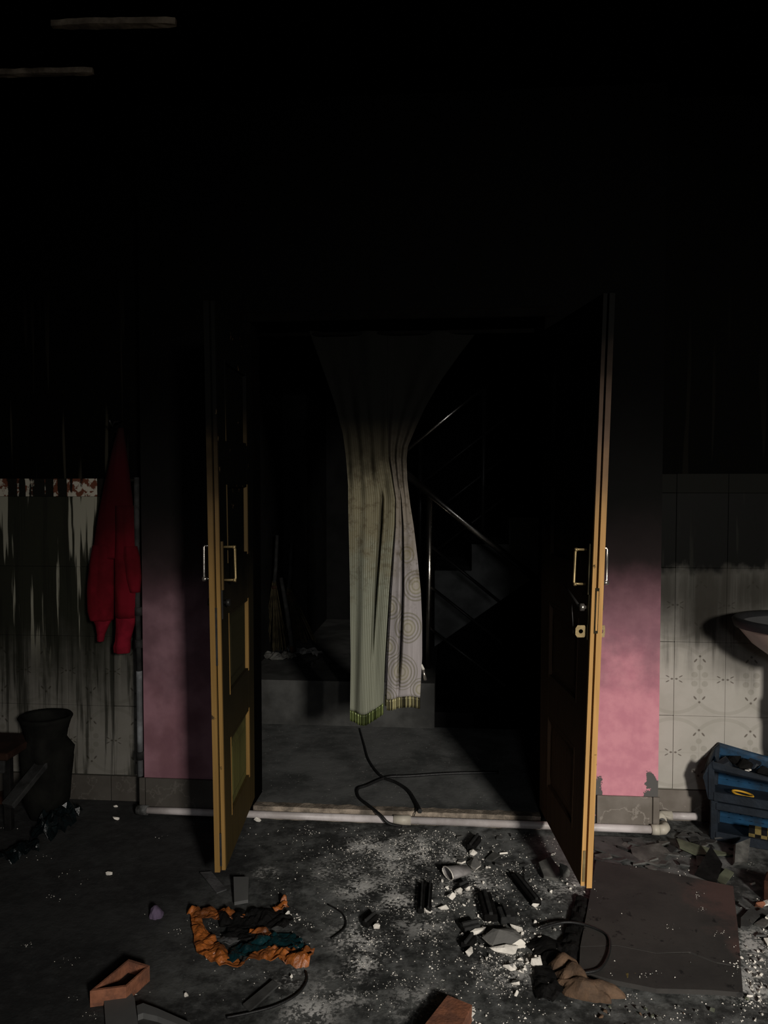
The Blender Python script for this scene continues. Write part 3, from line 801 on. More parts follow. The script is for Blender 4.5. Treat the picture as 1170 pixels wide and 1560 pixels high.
# ------------------------------------------------------------------ brooms and rags on the raised step
YBR = 1.75
def broom(px_top, px_bot, py_top, py_bot, half, label, seed):
    root = thing('broom', ony(px_bot, py_bot, YBR), label, 'broom')
    r = random.Random(seed)
    m = MB()
    a = ony(px_top, py_top, YBR); b = ony(px_bot, py_bot, YBR)
    for k in range(46):
        o = r.uniform(-1, 1); y = r.uniform(-.03, .03)
        m.tube([a + Vector((o*.012, y*.3, 0)), a.lerp(b, .5) + Vector((o*half*.55, y*.7, 0)), b + Vector((o*half, y, r.uniform(0, .03)))], .0022, 3, cap=False)
    bo = m.build('bristles', M_STRAW, root); bo['kind'] = 'stuff'
    MB().tube([a + Vector((0,0,-.01)), a + Vector((.01,0,.10)), a + Vector((.02, 0, .30))], [.014, .012, .011], 8).build('grip', M_CHAR2, root)
    MB().tube([a + Vector((0,0,-.05)), a + Vector((0,0,-.03))], .020, 8).build('binding', M_RUST, root)
broom(418, 420, 885, 992, .10, 'burnt grass broom standing bristles down, nearer the left door leaf', 1)
broom(440, 458, 895, 980, .10, 'burnt grass broom leaning to the right beside the first broom', 2)
stp = thing('charred_post', ony(446, 990, YBR-.12), 'thin grey post leaning between the two brooms', 'post')
MB().tube([ony(446, 992, YBR-.12), ony(436, 925, YBR-.12), ony(428, 880, YBR-.12)], [.017, .015, .012], 8).build('shaft', M_CHAR2, stp)
MB().tube([ony(447, 994, YBR-.12), ony(445, 984, YBR-.12)], .020, 8).build('foot', M_RUST, stp)
def sheet(name, pts, z, mat, label, cat, amp=.02, seed=0, nu=10, group=None, th=.002, parent=None, arch=.6):
    """crumpled strip laid along a path of (px, py, halfwidth) points on height z"""
    ps = [(onz(a, b, z), c) for a, b, c in pts]
    L = len(ps) - 1
    def fn(i, j):
        t = i * L; k = min(int(t), L-1); f = t-k
        q = ps[k][0].lerp(ps[k+1][0], f); hw = ps[k][1] + (ps[k+1][1]-ps[k][1])*f
        d = (ps[k+1][0]-ps[k][0]).normalized(); s = Vector((-d.y, d.x, 0))
        q = q + s * ((j*2-1)*hw*(1 + .25*nz(i*9, j*3, seed)))
        q.z = z + .004 + amp*(abs(nz(q.x*21, q.y*21, seed))*1.5 + .6*abs(nz(q.x*50, q.y*50, seed+5))) + amp*arch*(1-(2*j-1)**2)
        return q
    o = MB().grid(fn, nu*L, 8, False).build(name, mat, parent, solid=th)
    if parent is None: tag(o, label, cat, group)
    return o
sheet('rag', [(398,1000,.03),(425,1006,.05),(448,1002,.03)], ZB, M_SHARD2, 'pale grey rag lying under the left broom', 'rag', .03, 3)
sheet('rag', [(437,994,.03),(470,997,.05),(488,1001,.03)], ZB, M_TILEGREY, 'grey rag crumpled at the foot of the right broom', 'rag', .03, 4)
sheet('rag', [(460,1022,.01),(478,1012,.02),(490,1006,.01)], ZB, M_CHAR2, 'narrow dark rag trailing toward the step edge', 'rag', .015, 5)

# ------------------------------------------------------------------ pipes
pipe = thing('floor_pipe', (PIER_L, -.03, .02), 'long white plastic pipe along the foot of the doorway wall, elbow at right end', 'pipe')
pr = .0150
pp = [onz(x_, y_, .03) for x_, y_ in ((208, 1238), (300, 1239), (400, 1241), (600, 1247), (830, 1258), (905, 1262), (1006, 1267))]
ymin = -.034
pp = [Vector((q.x, ymin - .0*i, .027)) for i, q in enumerate(pp)]
MB().tube(pp[:4], pr, 14).build('pipe_run', M_PVC, pipe)
MB().tube(pp[3:], pr*1.04, 14).build('pipe_run', M_PVC, pipe)
MB().tube([pp[0]-Vector((.012,0,0)), pp[0]+Vector((.035,0,0))], pr*1.35, 14).build('end_cap', M_PVC_DARK, pipe)
ca = onz(600, 1246, .03); cb = onz(626, 1248, .03)
MB().tube([Vector((ca.x, ymin, .027)), Vector((cb.x, ymin, .027))], pr*1.3, 14).build('coupling', M_PVC_SOCKET, pipe, label='stained brown coupling on the white pipe')
e0 = pp[-1]
MB().tube([e0 - Vector((.03,0,0)), e0], pr*1.4, 14).tube([e0 + Vector((-.002,0,0)), e0+Vector((.020,.004,0)), e0+Vector((.030,.020,0)), e0+Vector((.032,.045,0))], [pr*1.35]*4, 14).build('elbow', M_PVC_SOCKET, pipe)
e1 = e0 + Vector((.032, .115, .012))
MB().tube([e0+Vector((.032,.04,0)), e0+Vector((.032,.095,.008))], pr*.95, 12).build('pipe_run', M_PVC_DARK, pipe)
e1 = Vector((e1.x, .078, e1.z))
MB().tube([e1+Vector((0,-.04,-.004)), e1+Vector((0,-.012,0)), e1+Vector((.010,0,0)), e1+Vector((.05,0,0))], [pr*1.3]*4, 14).build('elbow', M_PVC_SOCKET, pipe)
MB().tube([e1+Vector((.04,0,0)), Vector((ony(1062, 1250, .078).x, e1.y, e1.z))], pr, 14).build('pipe_run', M_PVC, pipe)

vp = thing('corner_pipe', (PIER_L-.022, YT_L-.06, .13), 'thin sooty pipe running up the corner between the tiled wall and the left pink wall', 'pipe')
xv = PIER_L - .016; yv = -.004
MB().tube([(xv, yv, ony(221, 1182, yv).z), (xv, yv, .62)], .0125, 10).build('pipe_run', M_PVC_GREY, vp)
MB().tube([(xv, yv, .62), (xv-.004, yv, 1.0), (xv-.001, yv, 1.45)], .0115, 10).build('pipe_run', M_CHAR2, vp)
for zc in (.235, .72, .86):
    MB().tube([(xv, yv, zc), (xv, yv, zc+.035)], .0165, 10).build('clamp', M_CHAR2, vp)

# ------------------------------------------------------------------ red garment on a hook
YG = YT_L - .125
gar = thing('red_garment', ony(180, 990, YG), 'dark red sweatshirt hanging by a hook on the tiled wall, sleeves down', 'garment')
M_RED = simple('red_knit', (.30, .006, .016), .95, .08, var=.35, scale=9, bump=.4)
M_REDCUFF = simple('red_ribbing', (.18, .008, .018), .95, .08, var=.3, scale=20, bump=.5)
g = N('red_knit_smoked', .95, .08); p = g.pos(); z = g.sep(p)[2]
c = g.mix(g.ramp(g.noise(p, 8, 4), .35, .65), (.075, .003, .006), (.13, .005, .011))
c = g.mix(g.ramp(g.ma('ADD', z, g.ma('MULTIPLY', g.noise(p, 5), .2)), 1.0, 1.50), c, (.022, .0015, .0025))
c = g.mix(g.ramp(z, 1.48, 1.66), c, (.010, .003, .003))
g.col(c).bump(g.noise(p, 24, 4), .4, .006); M_RED = g.m
def lobe(rows, y0, name, mat, dep=.04, seed=0, fold=.10):
    """rows: (py, px_left, px_right); closed soft section per row"""
    n = 26; m = MB(); vs = []
    full = []
    for k in range(len(rows)-1):
        for f in range(4):
            full.append(tuple(rows[k][q] + (rows[k+1][q]-rows[k][q])*f/4 for q in range(3)))
    full.append(rows[-1])
    for py, xa, xb in full:
        a = ony(xa, py, y0); b = ony(xb, py, y0); c = (a+b)/2; hw = (b.x-a.x)/2
        for k in range(n):
            th = 2*math.pi*k/n
            fo = 1 + fold*math.sin(th*5 + seed + py*.006) + .25*nz(math.cos(th)*2, math.sin(th)*2+py*.02, seed)
            vs.append(Vector((c.x + math.cos(th)*hw, c.y - .5*dep*0 + math.sin(th)*min(dep, hw*.9)*fo, c.z)))
    fs = []
    R = len(full)
    for i in range(R-1):
        for k in range(n):
            l = (k+1) % n; fs.append((i*n+k, (i+1)*n+k, (i+1)*n+l, i*n+l))
    fs.append(list(range(n))); fs.append([(R-1)*n+k for k in range(n)][::-1])
    m.add(vs, fs, True)
    return m.build(name, mat, gar)
lobe([(652,180,188),(690,170,193),(740,159,199),(790,149,206),(830,143,207),(850,139,196)], YG+.03, 'body', M_RED, .040, 0)
lobe([(830,142,174),(860,136,174),(900,133,174),(930,134,173),(944,138,172)], YG+.025, 'sleeve', M_RED, .042, 1)
lobe([(770,176,206),(820,176,211),(850,175,213),(880,175,215),(905,175,213),(940,176,210)], YG+.012, 'sleeve', M_RED, .040, 2)
lobe([(940,140,172),(952,146,166),(966,148,160),(977,148,158)], YG+.025, 'cuff', M_REDCUFF, .026, 3)
lobe([(936,176,210),(955,177,204),(975,176,199),(985,173,199),(994,174,198)], YG+.012, 'cuff', M_REDCUFF, .028, 4)
lobe([(832,188,209),(850,187,213),(880,190,215),(902,197,213)], YG-.012, 'pocket', M_RED, .022, 5)
hk = thing('wall_hook', ony(184, 652, YT_L-.012), 'small dark hook on the wall above the red garment', 'hook')
MB().tube([Vector((hk.location.x, YT_L, hk.location.z+.03)), Vector((hk.location.x, YT_L-.08, hk.location.z+.02)), Vector((hk.location.x, YT_L-.10, hk.location.z-.0)), Vector((hk.location.x, YT_L-.125, hk.location.z+.025))], .004, 6).build('peg', M_CHROMEDARK, hk)

# ------------------------------------------------------------------ wash basin at the right
bx = ony(1215, 940, -.12)
bas = thing('wash_basin', (bx.x, YT_R, .70), 'wall-hung white basin with a smoke-blackened rim, cut off by the right edge of the picture', 'basin')
rimz = ony(1125, 948, -.13).z
cx, cy = ony(1121, 950, -.13).x + .235, -.125
def ring(rx, ry, z, n=40, cyo=0): return [Vector((cx + rx*math.cos(2*math.pi*k/n), min(cy + cyo + ry*math.sin(2*math.pi*k/n), YT_R-.012), z)) for k in range(n)]
def lathe(rings, name, mat, parent, closed=(True, True)):
    n = len(rings[0]); m = MB(); fs = []
    vs = [p for r in rings for p in r]
    for i in range(len(rings)-1):
        for k in range(n):
            l = (k+1) % n; fs.append((i*n+k, i*n+l, (i+1)*n+l, (i+1)*n+k))
    if closed[0]: fs.append(list(range(n))[::-1])
    if closed[1]: fs.append([(len(rings)-1)*n+k for k in range(n)])
    m.add(vs, fs, True); return m.build(name, mat, parent)
lathe([ring(.05,.05,rimz-.155), ring(.11,.10,rimz-.125), ring(.165,.15,rimz-.085), ring(.212,.19,rimz-.030), ring(.228,.205,rimz-.012)], 'bowl', M_PORC, bas, (True, False))
lathe([ring(.230,.207,rimz-.020), ring(.238,.215,rimz+.006), ring(.229,.206,rimz+.016), ring(.205,.182,rimz+.012), ring(.198,.176,rimz-.004)], 'rim', M_RIM, bas, (False, False))
lathe([ring(.200,.178,rimz-.002), ring(.17,.15,rimz-.05), ring(.13,.10,rimz-.10), ring(.03,.03,rimz-.115)], 'basin_inside', M_BASIN_IN, bas, (False, True))
MB().tube([Vector((cx+.03, cy, rimz-.14)), Vector((cx+.03, cy, .40)), Vector((cx+.03, cy+.03, .37)), Vector((cx+.03, YT_R-.012, .37))], .030, 14).build('drain_pipe', M_PVC_GREY, bas)
MB().tube([Vector((cx+.03, cy, .52)), Vector((cx+.03, cy, .60))], .040, 14).build('drain_collar', M_PVC_GREY, bas)

# ------------------------------------------------------------------ blue crates at the right
def crate(name, base, L, D, H, rot, label, melted=0.0, seed=1):
    root = thing(name, base, label, 'crate', None)
    Mx = Matrix.Translation(base) @ Matrix.Rotation(rot, 4, 'Z')
    r = random.Random(seed)
    def mk(fn, nm, mat, lab=None):
        m = MB(); fn(m)
        for i_, p_ in enumerate(m.v):
            if melted and p_.z > H*.62:
                k = (p_.z - H*.62)/(H*.38)
                p_ = p_ + Vector((nz(p_.x*14, p_.y*14, seed)*.05*k, nz(p_.x*12, p_.y*12, seed+4)*.05*k, (nz(p_.x*19, p_.y*11, seed+8) - .35*max(0, p_.x+.05)*3)*.10*k*melted))
            m.v[i_] = Mx @ p_
        return m.build(nm, mat, root, lab and None, label=lab)
    c = .012
    for sx in (0, 1):
        for sy in (0, 1):
            x0 = sx*(L-.028) ; y0 = sy*(D-.028)
            mk(lambda m: m.cbox((x0, y0, 0), (x0+.028, y0+.028, H), .004), 'corner_post', M_BLUEDK)
    mk(lambda m: m.box((.01, .01, .004), (L-.01, D-.01, .014)), 'base', M_BLUEDK)
    for y0 in (0, D-.010):            # long sides: top rail, bottom rail, upright slats with slots between
        front = y0 == 0
        mk(lambda m: m.cbox((.02, y0-.003, H-.034), (L-.02, y0+.016, H-.004), .003), 'side_rail', M_BLUEDK if front else M_BLUE)
        mk(lambda m: m.cbox((.02, y0-.003, .0), (L-.02, y0+.016, .036), .003), 'side_rail', M_BLUEDK if front else M_BLUE)
        if not front:
            for k in range(9):
                x = .04 + k*(L-.08)/8
                mk(lambda m: m.box((x-.017, y0+.002, .03), (x+.017, y0+.008, H-.03)), 'slat', M_BLUE)
            for zc in (.30, .52, .74):
                mk(lambda m: m.box((.028, y0+.0015, H*zc-.009), (L-.028, y0+.0085, H*zc+.009)), 'slat', M_BLUE)
    for x0 in (0, L-.010):
        mk(lambda m: m.cbox((x0-.003, .02, H-.034), (x0+.013, D-.02, H-.004), .003), 'side_rail', M_BLUEDK)
        mk(lambda m: m.cbox((x0-.003, .02, 0), (x0+.013, D-.02, .036), .003), 'side_rail', M_BLUE)
        for k in range(6):
            y = .035 + k*(D-.07)/5
            mk(lambda m: m.box((x0+.002, y-.008, .03), (x0+.008, y+.012, H-.03)), 'slat', M_BLUE)
    return root
cb_ = onz(1084, 1262, 0); crot = math.radians(-22)
CB = Vector((cb_.x-.095, cb_.y-.10, 0))
CL, CDp, CH = .42, .17, .158
crate('plastic_crate', CB + Vector((.055, .0, 0)), CL, CDp, CH, crot, 'blue plastic crate on the floor, bottom of the stack under the basin', 0, 1)
crate('plastic_crate', CB + Vector((.045, .0, CH+.002)), CL, CDp, CH, crot, 'half-melted blue plastic crate on top of the stack under the basin', 1.5, 2)
def cr(x, y, z): return CB + Vector((.055, 0, 0)) + (Matrix.Rotation(crot, 3, 'Z') @ Vector((x, y, z)))
yr = thing('yellow_ring', cr(.10, .035, CH+.018), 'flat yellow plastic ring lying in the upper blue crate', 'ring')
vs = []
for k in range(20):
    th = 2*math.pi*k/20
    vs.append(cr(.115 + .038*math.cos(th), .05 + .022*math.sin(th), CH+.030 - .004*math.cos(th)))
MB().tube(vs + [vs[0]], .0042, 6, cap=False).build('hoop', M_YELLOW, yr)
ck = thing('checkered_box', cr(.17, .03, .016), 'small ochre and black checkered box in the lower blue crate', 'box')
for i in range(4):
    for j in range(2):
        MB().box((0,0,0), (1,1,1)).warp(lambda p_, i=i, j=j: cr(.14 + (i+p_.x)*.022, .035 + p_.y*.03, .018 + (j+p_.z)*.022)).build('panel', M_OCHRE if (i+j) % 2 == 0 else M_CHAR, ck)
RC = random.Random(21)
for k in range(9):
    pt = cr(.05 + .034*k, .035 + RC.uniform(0, .10), 2*CH - .045 + RC.uniform(0,.01) - .004*k)
    vs, fs = hull([pt + q for q in chunk_pts(RC, .035, .03, .028)])
    tag(MB().add(vs, fs).build('charred_lump', M_CHAR if k % 3 else M_BLUEDK), 'charred black lump heaped in the top blue crate', 'debris', 'charred lumps in the top crate')
for k, (x, y, z_, s) in enumerate(((.13, .03, 2*CH-.012, .012), (.14, .05, 2*CH-.01, .010), (.27, .035, 2*CH-.028, .018), (.30, .03, 2*CH-.035, .016), (.33, .04, 2*CH-.042, .012))):
    vs, fs = hull([cr(x, y, z_-.02) + q for q in chunk_pts(RC, s, s*.7, s*.6)])
    tag(MB().add(vs, fs).build('ash_flake', M_PLASTER2), 'pale ash flake resting on the burnt top of the blue crates', 'debris', 'ash flakes on the crates')

# ------------------------------------------------------------------ dark burnt things at the left
tb = onz(72, 1222, 0)
def blob_ring(c, rx, ry, z, n=36, amp=.06, seed=0, tilt=0.0):
    out = []
    for k in range(n):
        th = 2*math.pi*k/n
        f = 1 + amp*nz(math.cos(th)*1.7, math.sin(th)*1.7 + z*6, seed)
        out.append(Vector((c.x + rx*math.cos(th)*f, c.y + ry*math.sin(th)*f, z + tilt*math.cos(th))))
    return out
tub = thing('burnt_tub', tb, 'charred black tub with a flared rim standing against the tiled wall at far left', 'tub')
tcen = Vector((ony(70, 1100, YT_L-.16).x, YT_L-.16, 0))
lathe([blob_ring(tcen, .070, .08, .0), blob_ring(tcen, .095, .095, .06), blob_ring(tcen, .100, .10, .14), blob_ring(tcen, .098, .09, .24, amp=.3), blob_ring(tcen, .104, .10, .29, amp=.25), blob_ring(tcen, .082, .085, .33), blob_ring(tcen, .092, .09, .37), blob_ring(tcen, .108, .10, .415)],
      'body', M_TUB, tub, (True, False))
lathe([blob_ring(tcen, .104, .098, .405), blob_ring(tcen, .114, .106, .422), blob_ring(tcen, .108, .10, .430), blob_ring(tcen, .092, .084, .420), blob_ring(tcen, .085, .078, .36), blob_ring(tcen, .06, .06, .30)], 'rim', M_TUB, tub, (False, True))
tbl = thing('burnt_stool', onz(5, 1225, 0), 'charred low stool with a rusty brown top at the left edge of the picture', 'stool')
q0 = onz(-40, 1225, 0); 
tx0, tx1 = ony(-70, 1125, -.12).x, ony(40, 1125, -.12).x
MB().cbox((tx0, -.26, .305), (tx1, .0, .335), .006).build('top', M_RUST, tbl)
MB().cbox((tx0+.02, -.25, .25), (tx1-.02, -.235, .303), .004).build('apron', M_CHAR2, tbl)
for lx, ly in ((tx0+.03, -.22), (tx1-.045, -.22), (tx0+.03, -.04), (tx1-.045, -.04)):
    MB().cbox((lx, ly, 0), (lx+.03, ly+.03, .304), .003).build('leg', M_CHAR, tbl)
pk = thing('charred_plank', onz(45, 1235, 0), 'charred plank leaning diagonally against the black tub at far left', 'plank')
pa, pb = ony(38, 1196, -.20), ony(92, 1130, -.02)
dv = (pb-pa).normalized(); sv = Vector((0,0,1)).cross(dv).normalized(); uvv = dv.cross(sv)
Mp = Matrix((( dv.x, sv.x, uvv.x, pa.x), (dv.y, sv.y, uvv.y, pa.y), (dv.z, sv.z, uvv.z, pa.z), (0,0,0,1)))
MB().cbox((-.10, -.03, -.012), ((pb-pa).length, .03, .012), .003, Mp).build('board', M_CHAR2, pk)
tag(MB().cbox((0,0,0), (.11,.07,.035), .004, Matrix.Translation(onz(-12, 1226, 0)) @ Matrix.Rotation(.05, 4, 'Z')).build('brick', M_BRICKDK),
    'dull red brick on the floor under the burnt stool', 'brick')
tag(MB().cbox((0,0,0), (.062,.05,.045), .004, Matrix.Translation(onz(39, 1222, 0)) @ Matrix.Rotation(.08, 4, 'Z')).build('stone_block', M_SHARD2),
    'small grey block on the floor in front of the black tub', 'block')
M_BAG = simple('dark_bag_film', (.004, .008, .009), .3, .35, var=.5, scale=20, bump=.4)
sheet('plastic_bag', [(60,1290,.04),(85,1262,.07),(110,1240,.05)], 0, M_BAG, 'dark crumpled plastic bag with glints, in front of the black tub', 'bag', .05, 11)
sheet('plastic_bag', [(0,1320,.05),(30,1300,.05),(60,1295,.03)], 0, M_BAG, 'dark crumpled plastic bag at the left edge below the stool', 'bag', .03, 12)

# ------------------------------------------------------------------ board and shards at the right
bz = .014
def flat(name, pix, z0, th, mat, label=None, cat=None, parent=None, jitter=0, seed=0, group=None, tilt=None):
    pts = [onz(a, b, z0 + th) for a, b in pix]
    pts = [Vector((p_.x, p_.y, z0)) for p_ in pts]
    m = MB().prism(pts, (0, 0, th))
    if tilt:
        c = sum((p_ for p_ in pts), Vector())/len(pts); mt = Matrix.Rotation(tilt[0], 3, 'X') @ Matrix.Rotation(tilt[1], 3, 'Y')
        m.warp(lambda p_: c + mt @ (p_-c)); zmin = min(p_.z for p_ in m.v); dz = (z0 - zmin); m.warp(lambda p_: p_ + Vector((0,0,dz)))
    o = m.build(name, mat, parent)
    if parent is None: tag(o, label, cat, group)
    return o
bd = thing('fallen_board', onz(1010, 1420, 0), 'large scorched brown board lying flat on the floor right of the door', 'board')
flat('board_piece', [(908,1311),(1000,1326),(1117,1350),(1124,1412),(1129,1472),(1092,1466),(1052,1450),(1000,1452),(940,1440),(884,1442),(894,1390)], .004, bz, M_BOARD, parent=bd)
flat('board_piece', [(884,1443),(940,1441),(1000,1453),(1050,1452),(1092,1468),(1129,1475),(1132,1512),(1080,1508),(1000,1506),(930,1492),(882,1478)], .004, bz, M_BOARD, parent=bd)

RS = random.Random(5)
def shard_poly(cx, cy, rx, ry, n=5, rot=None):
    a0 = RS.uniform(0, 6.28); out = []
    for k in range(n):
        th = a0 + 2*math.pi*(k + RS.uniform(-.3, .3))/n
        out.append((cx + rx*math.cos(th), cy + ry*math.sin(th)))
    return out
# distinct shards
for pix, mat, th, lab, tl in (
    ([(1030,1287),(1046,1290),(1090,1298),(1120,1302),(1060,1306),(1035,1298)], M_SHARDGREEN, .006, 'long greenish tile shard below the short pipe at right', (.12, .1)),
    ([(905,1275),(975,1278),(985,1290),(950,1296),(905,1290)], M_SHARD, .006, 'wide dark tile shard just under the white pipe beside the right door leaf', (.05, .0)),
    ([(905,1288),(960,1304),(985,1318),(940,1308),(905,1300)], M_SHARD, .006, 'dark narrow shard with a white broken edge along the top of the board', (.15, .05)),
    ([(960,1296),(1005,1288),(1020,1300),(1005,1318),(965,1310)], M_SHARD2, .006, 'dark slab shard between the pipe elbow and the board', (.08, .05)),
    ([(1060,1305),(1085,1308),(1080,1318),(1062,1320)], M_SHARD2, .006, 'rounded grey shard above the board near the crates', (.1, .1)),
    ([(1058,1335),(1082,1306),(1100,1325),(1092,1345)], M_CHAR, .006, 'glossy black shard touching the top edge of the board', (.25, .0)),
    ([(1090,1340),(1105,1325),(1118,1330),(1104,1347)], M_SHARDGREEN, .006, 'pale olive shard beside the upper right corner of the board', (.1, .1)),
    ([(1117,1296),(1140,1290),(1137,1310),(1116,1312)], M_SHARD2, .02, 'upturned grey tile corner with a white broken edge below the crates', (.5, .2)),
    ([(1128,1400),(1145,1382),(1158,1394),(1140,1412),(1128,1412)], M_SHARD, .008, 'square dark shard beside the right edge of the board', (.08, .1)),
    ([(820,1320),(838,1312),(856,1330),(850,1338),(828,1336)], M_SHARD2, .012, 'dark triangular slab leaning on rubble left of the right door leaf', (.15, .1)),
    ([(740,1308),(752,1299),(762,1304),(750,1311)], M_SHARD2, .005, 'diamond-shaped grey tile shard right of the black sticks', (.1, 0)),
    ([(305,1331),(322,1330),(345,1355),(330,1360)], M_FILM, .004, 'pale translucent strip shard at the foot of the left door leaf', (.05, .0)),
    ([(356,1342),(379,1342),(378,1371),(357,1374)], M_TILEGREY, .012, 'upright-looking grey tile piece just right of the left door leaf foot', (.12, 0)),
    ([(158,1519),(197,1508),(205,1520),(212,1575),(162,1575)], M_TILEGREY, .012, 'grey tile lying in front of the hollow orange brick', (0, 0)),
    ([(370,1530),(415,1496),(425,1502),(380,1540)], M_SHARD, .006, 'thin dark shard below the orange wrapper', (.05, 0)),
):
    flat('tile_shard', pix, .001, th, mat, lab, 'shard', tilt=tl)
g2 = thing('bent_sheet', onz(245, 1550, 0), 'grey folded sheet with a lighter rim at the bottom edge, right of the grey tile', 'sheet')
flat('sheet_face', [(208,1548),(218,1540),(282,1570),(300,1600),(206,1600)], .001, .006, M_SHARD, parent=g2)
flat('raised_rim', [(208,1532),(218,1528),(240,1536),(290,1558),(286,1566),(240,1548),(218,1543),(210,1546)], .001, .022, M_TILEGREY, parent=g2)

# small dark shards between the board and the wall, and right of the board
def scatter_shards(n, box, size, mats, label, group, seed, tilt=.25):
    r = random.Random(seed)
    for k in range(n):
        px = r.uniform(box[0], box[2]); py = r.uniform(box[1], box[3])
        s = size * r.uniform(.6, 1.5)
        c = onz(px, py, 0); nn = r.choice((3, 4, 4, 5)); a0 = r.uniform(0, 6.28)
        pts = [c + Vector((s*math.cos(a0+2*math.pi*(j+r.uniform(-.28,.28))/nn), s*.8*math.sin(a0+2*math.pi*(j+r.uniform(-.28,.28))/nn), 0)) for j in range(nn)]
        m = MB().prism(pts, (0, 0, .006)); mt = Matrix.Rotation(r.uniform(-tilt, tilt), 3, 'X') @ Matrix.Rotation(r.uniform(-tilt, tilt), 3, 'Y')
        m.warp(lambda p_: c + mt @ (p_-c)); zmin = min(p_.z for p_ in m.v); m.warp(lambda p_: p_ - Vector((0,0,zmin-.0005)))
        tag(m.build('tile_shard', r.choice(mats)), label, 'shard', group)
scatter_shards(30, (910, 1278, 1100, 1325), .030, [M_SHARD, M_SHARD, M_SHARD2, M_CHAR2, M_SHARD2], 'small sooty tile shard strewn between the white pipe and the fallen board', 'shards between pipe and board', 31)
scatter_shards(12, (1030, 1262, 1165, 1300), .026, [M_SHARD, M_SHARD, M_CHAR2], 'small sooty shard lying in front of the blue crates', 'shards before the crates', 32)
scatter_shards(14, (1134, 1345, 1185, 1450), .022, [M_SHARD2, M_PLASTER2, M_SHARD, M_PLASTER], 'broken tile and plaster shard heaped right of the fallen board', 'shards right of the board', 33, .5)
scatter_shards(9, (700, 1268, 830, 1325), .014, [M_SHARD2, M_SHARD, M_PLASTER2], 'little grey shard near the foot of the right door leaf', 'shards left of the right leaf', 34)
scatter_shards(8, (905, 1480, 985, 1500), .016, [M_SHARDGREEN, M_OCHRE, M_CRUMPLE], 'small brownish shard on the lower left of the fallen board', 'brown shards by the crumpled sheet', 35, .4)

# ------------------------------------------------------------------ bricks
def hollow_brick(name, pa, pb, wd, hgt, label, mat, wall=.016, z0=.0):
    a = onz(*pa, z0); b = onz(*pb, z0); d = (b-a); L = d.length; ang = math.atan2(d.y, d.x)
    Mx = Matrix.Translation(a) @ Matrix.Rotation(ang, 4, 'Z')
    root = thing(name, a, label, 'brick')
    m = MB()
    m.box((0, 0, 0), (L, wd, .014), Mx)
    m.build('brick_bed', M_BRICKDK, root)
    for lo, hi in (((0,0,.012),(L,wall,hgt)), ((0,wd-wall,.012),(L,wd,hgt)), ((0,wall,.012),(wall,wd-wall,hgt)), ((L-wall,wall,.012),(L,wd-wall,hgt))):
        MB().cbox(lo, hi, .003, Mx).build('brick_side', mat, root)
    return root
hollow_brick('hollow_brick', (138, 1524), (192, 1521), 0.0, .05, 'x', M_BRICK) if False else None
hb = thing('hollow_brick', onz(185, 1495, 0), 'orange hollow brick shell lying open side up at lower left', 'brick')
def quad_brick(parent, c4, h, wall, mat_side, mat_in):
    """c4: four ground corners (near-left, near-right, far-right, far-left); open shell with walls"""
    cs = [Vector((p_.x, p_.y, 0)) for p_ in c4]; ctr = sum(cs, Vector())/4
    MB().prism([c.lerp(ctr, .05) + Vector((0,0,.001)) for c in cs], (0,0,.010)).build('brick_bed', mat_in, parent)
    inn = [c.lerp(ctr, wall) for c in cs]
    for i in range(4):
        j = (i+1) % 4
        hh = h
        MB().prism([cs[i], cs[j], inn[j], inn[i]], (0,0,hh)).build('brick_side', mat_side, parent)
c4 = [onz(137, 1510, .045), onz(192, 1503, .045), onz(228, 1471, .045), onz(196, 1461, .045)]
quad_brick(hb, c4, .045, .14, M_BRICK, M_CHAR2)
fb = tag(MB().prism([onz(628, 1585, .045) - Vector((0,0,.045)), onz(690, 1590, .045) - Vector((0,0,.045)), onz(719, 1531, .045) - Vector((0,0,.045)), onz(682, 1516, .045) - Vector((0,0,.045))], (0,0,.045)).build('broken_brick', M_BRICK),
    'orange-brown broken brick at the bottom centre edge of the picture', 'brick')
tag(MB().cbox((0,0,0), (.14,.08,.07), .004, Matrix.Translation(onz(1162, 1372, 0)) @ Matrix.Rotation(-.5, 4, 'Z')).build('brick', M_BRICKDK), 'dark reddish brick at the right edge beyond the fallen board', 'brick')
vs, fs = hull([onz(1156, 1382, 0) + q for q in chunk_pts(random.Random(4), .022, .018, .016)])
tag(MB().add(vs, fs).build('brick_chip', M_BRICK), 'small bright orange brick chip right of the fallen board', 'brick')

# ------------------------------------------------------------------ wrapper
wp = thing('crumpled_wrapper', onz(380, 1435, 0), 'crumpled orange and teal plastic wrapper on the floor at lower left', 'wrapper')
def wstrip(nm, pts, mat, amp=.022, seed=0, lab=None):
    o = sheet(nm, pts, 0, mat, None, None, amp*.8, seed, 16, parent=wp, arch=.12)
    if lab: o['label'] = lab
wstrip('orange_film', [(288,1392,.014),(318,1396,.028),(345,1400,.024),(372,1402,.010)], M_ORANGE, .022, 1)
wstrip('orange_film', [(297,1396,.014),(303,1420,.020),(318,1452,.036),(342,1466,.028),(370,1476,.010)], M_ORANGE, .022, 2)
wstrip('orange_film', [(374,1472,.006),(398,1458,.022),(430,1458,.036),(458,1464,.046),(475,1466,.034)], M_ORANGE, .028, 3)
wstrip('orange_film', [(380,1424,.010),(400,1424,.016),(410,1430,.012)], M_ORANGE, .022, 4)
wstrip('orange_film', [(418,1392,.008),(430,1385,.020),(434,1374,.004)], M_ORANGE, .030, 5)
wstrip('teal_film', [(350,1470,.010),(368,1454,.034),(394,1446,.036),(412,1434,.030)], M_TEAL, .020, 6, 'dark teal glossy film')
wstrip('teal_film', [(404,1440,.022),(430,1436,.040),(462,1450,.022)], M_TEAL, .026, 7, 'dark teal glossy film')
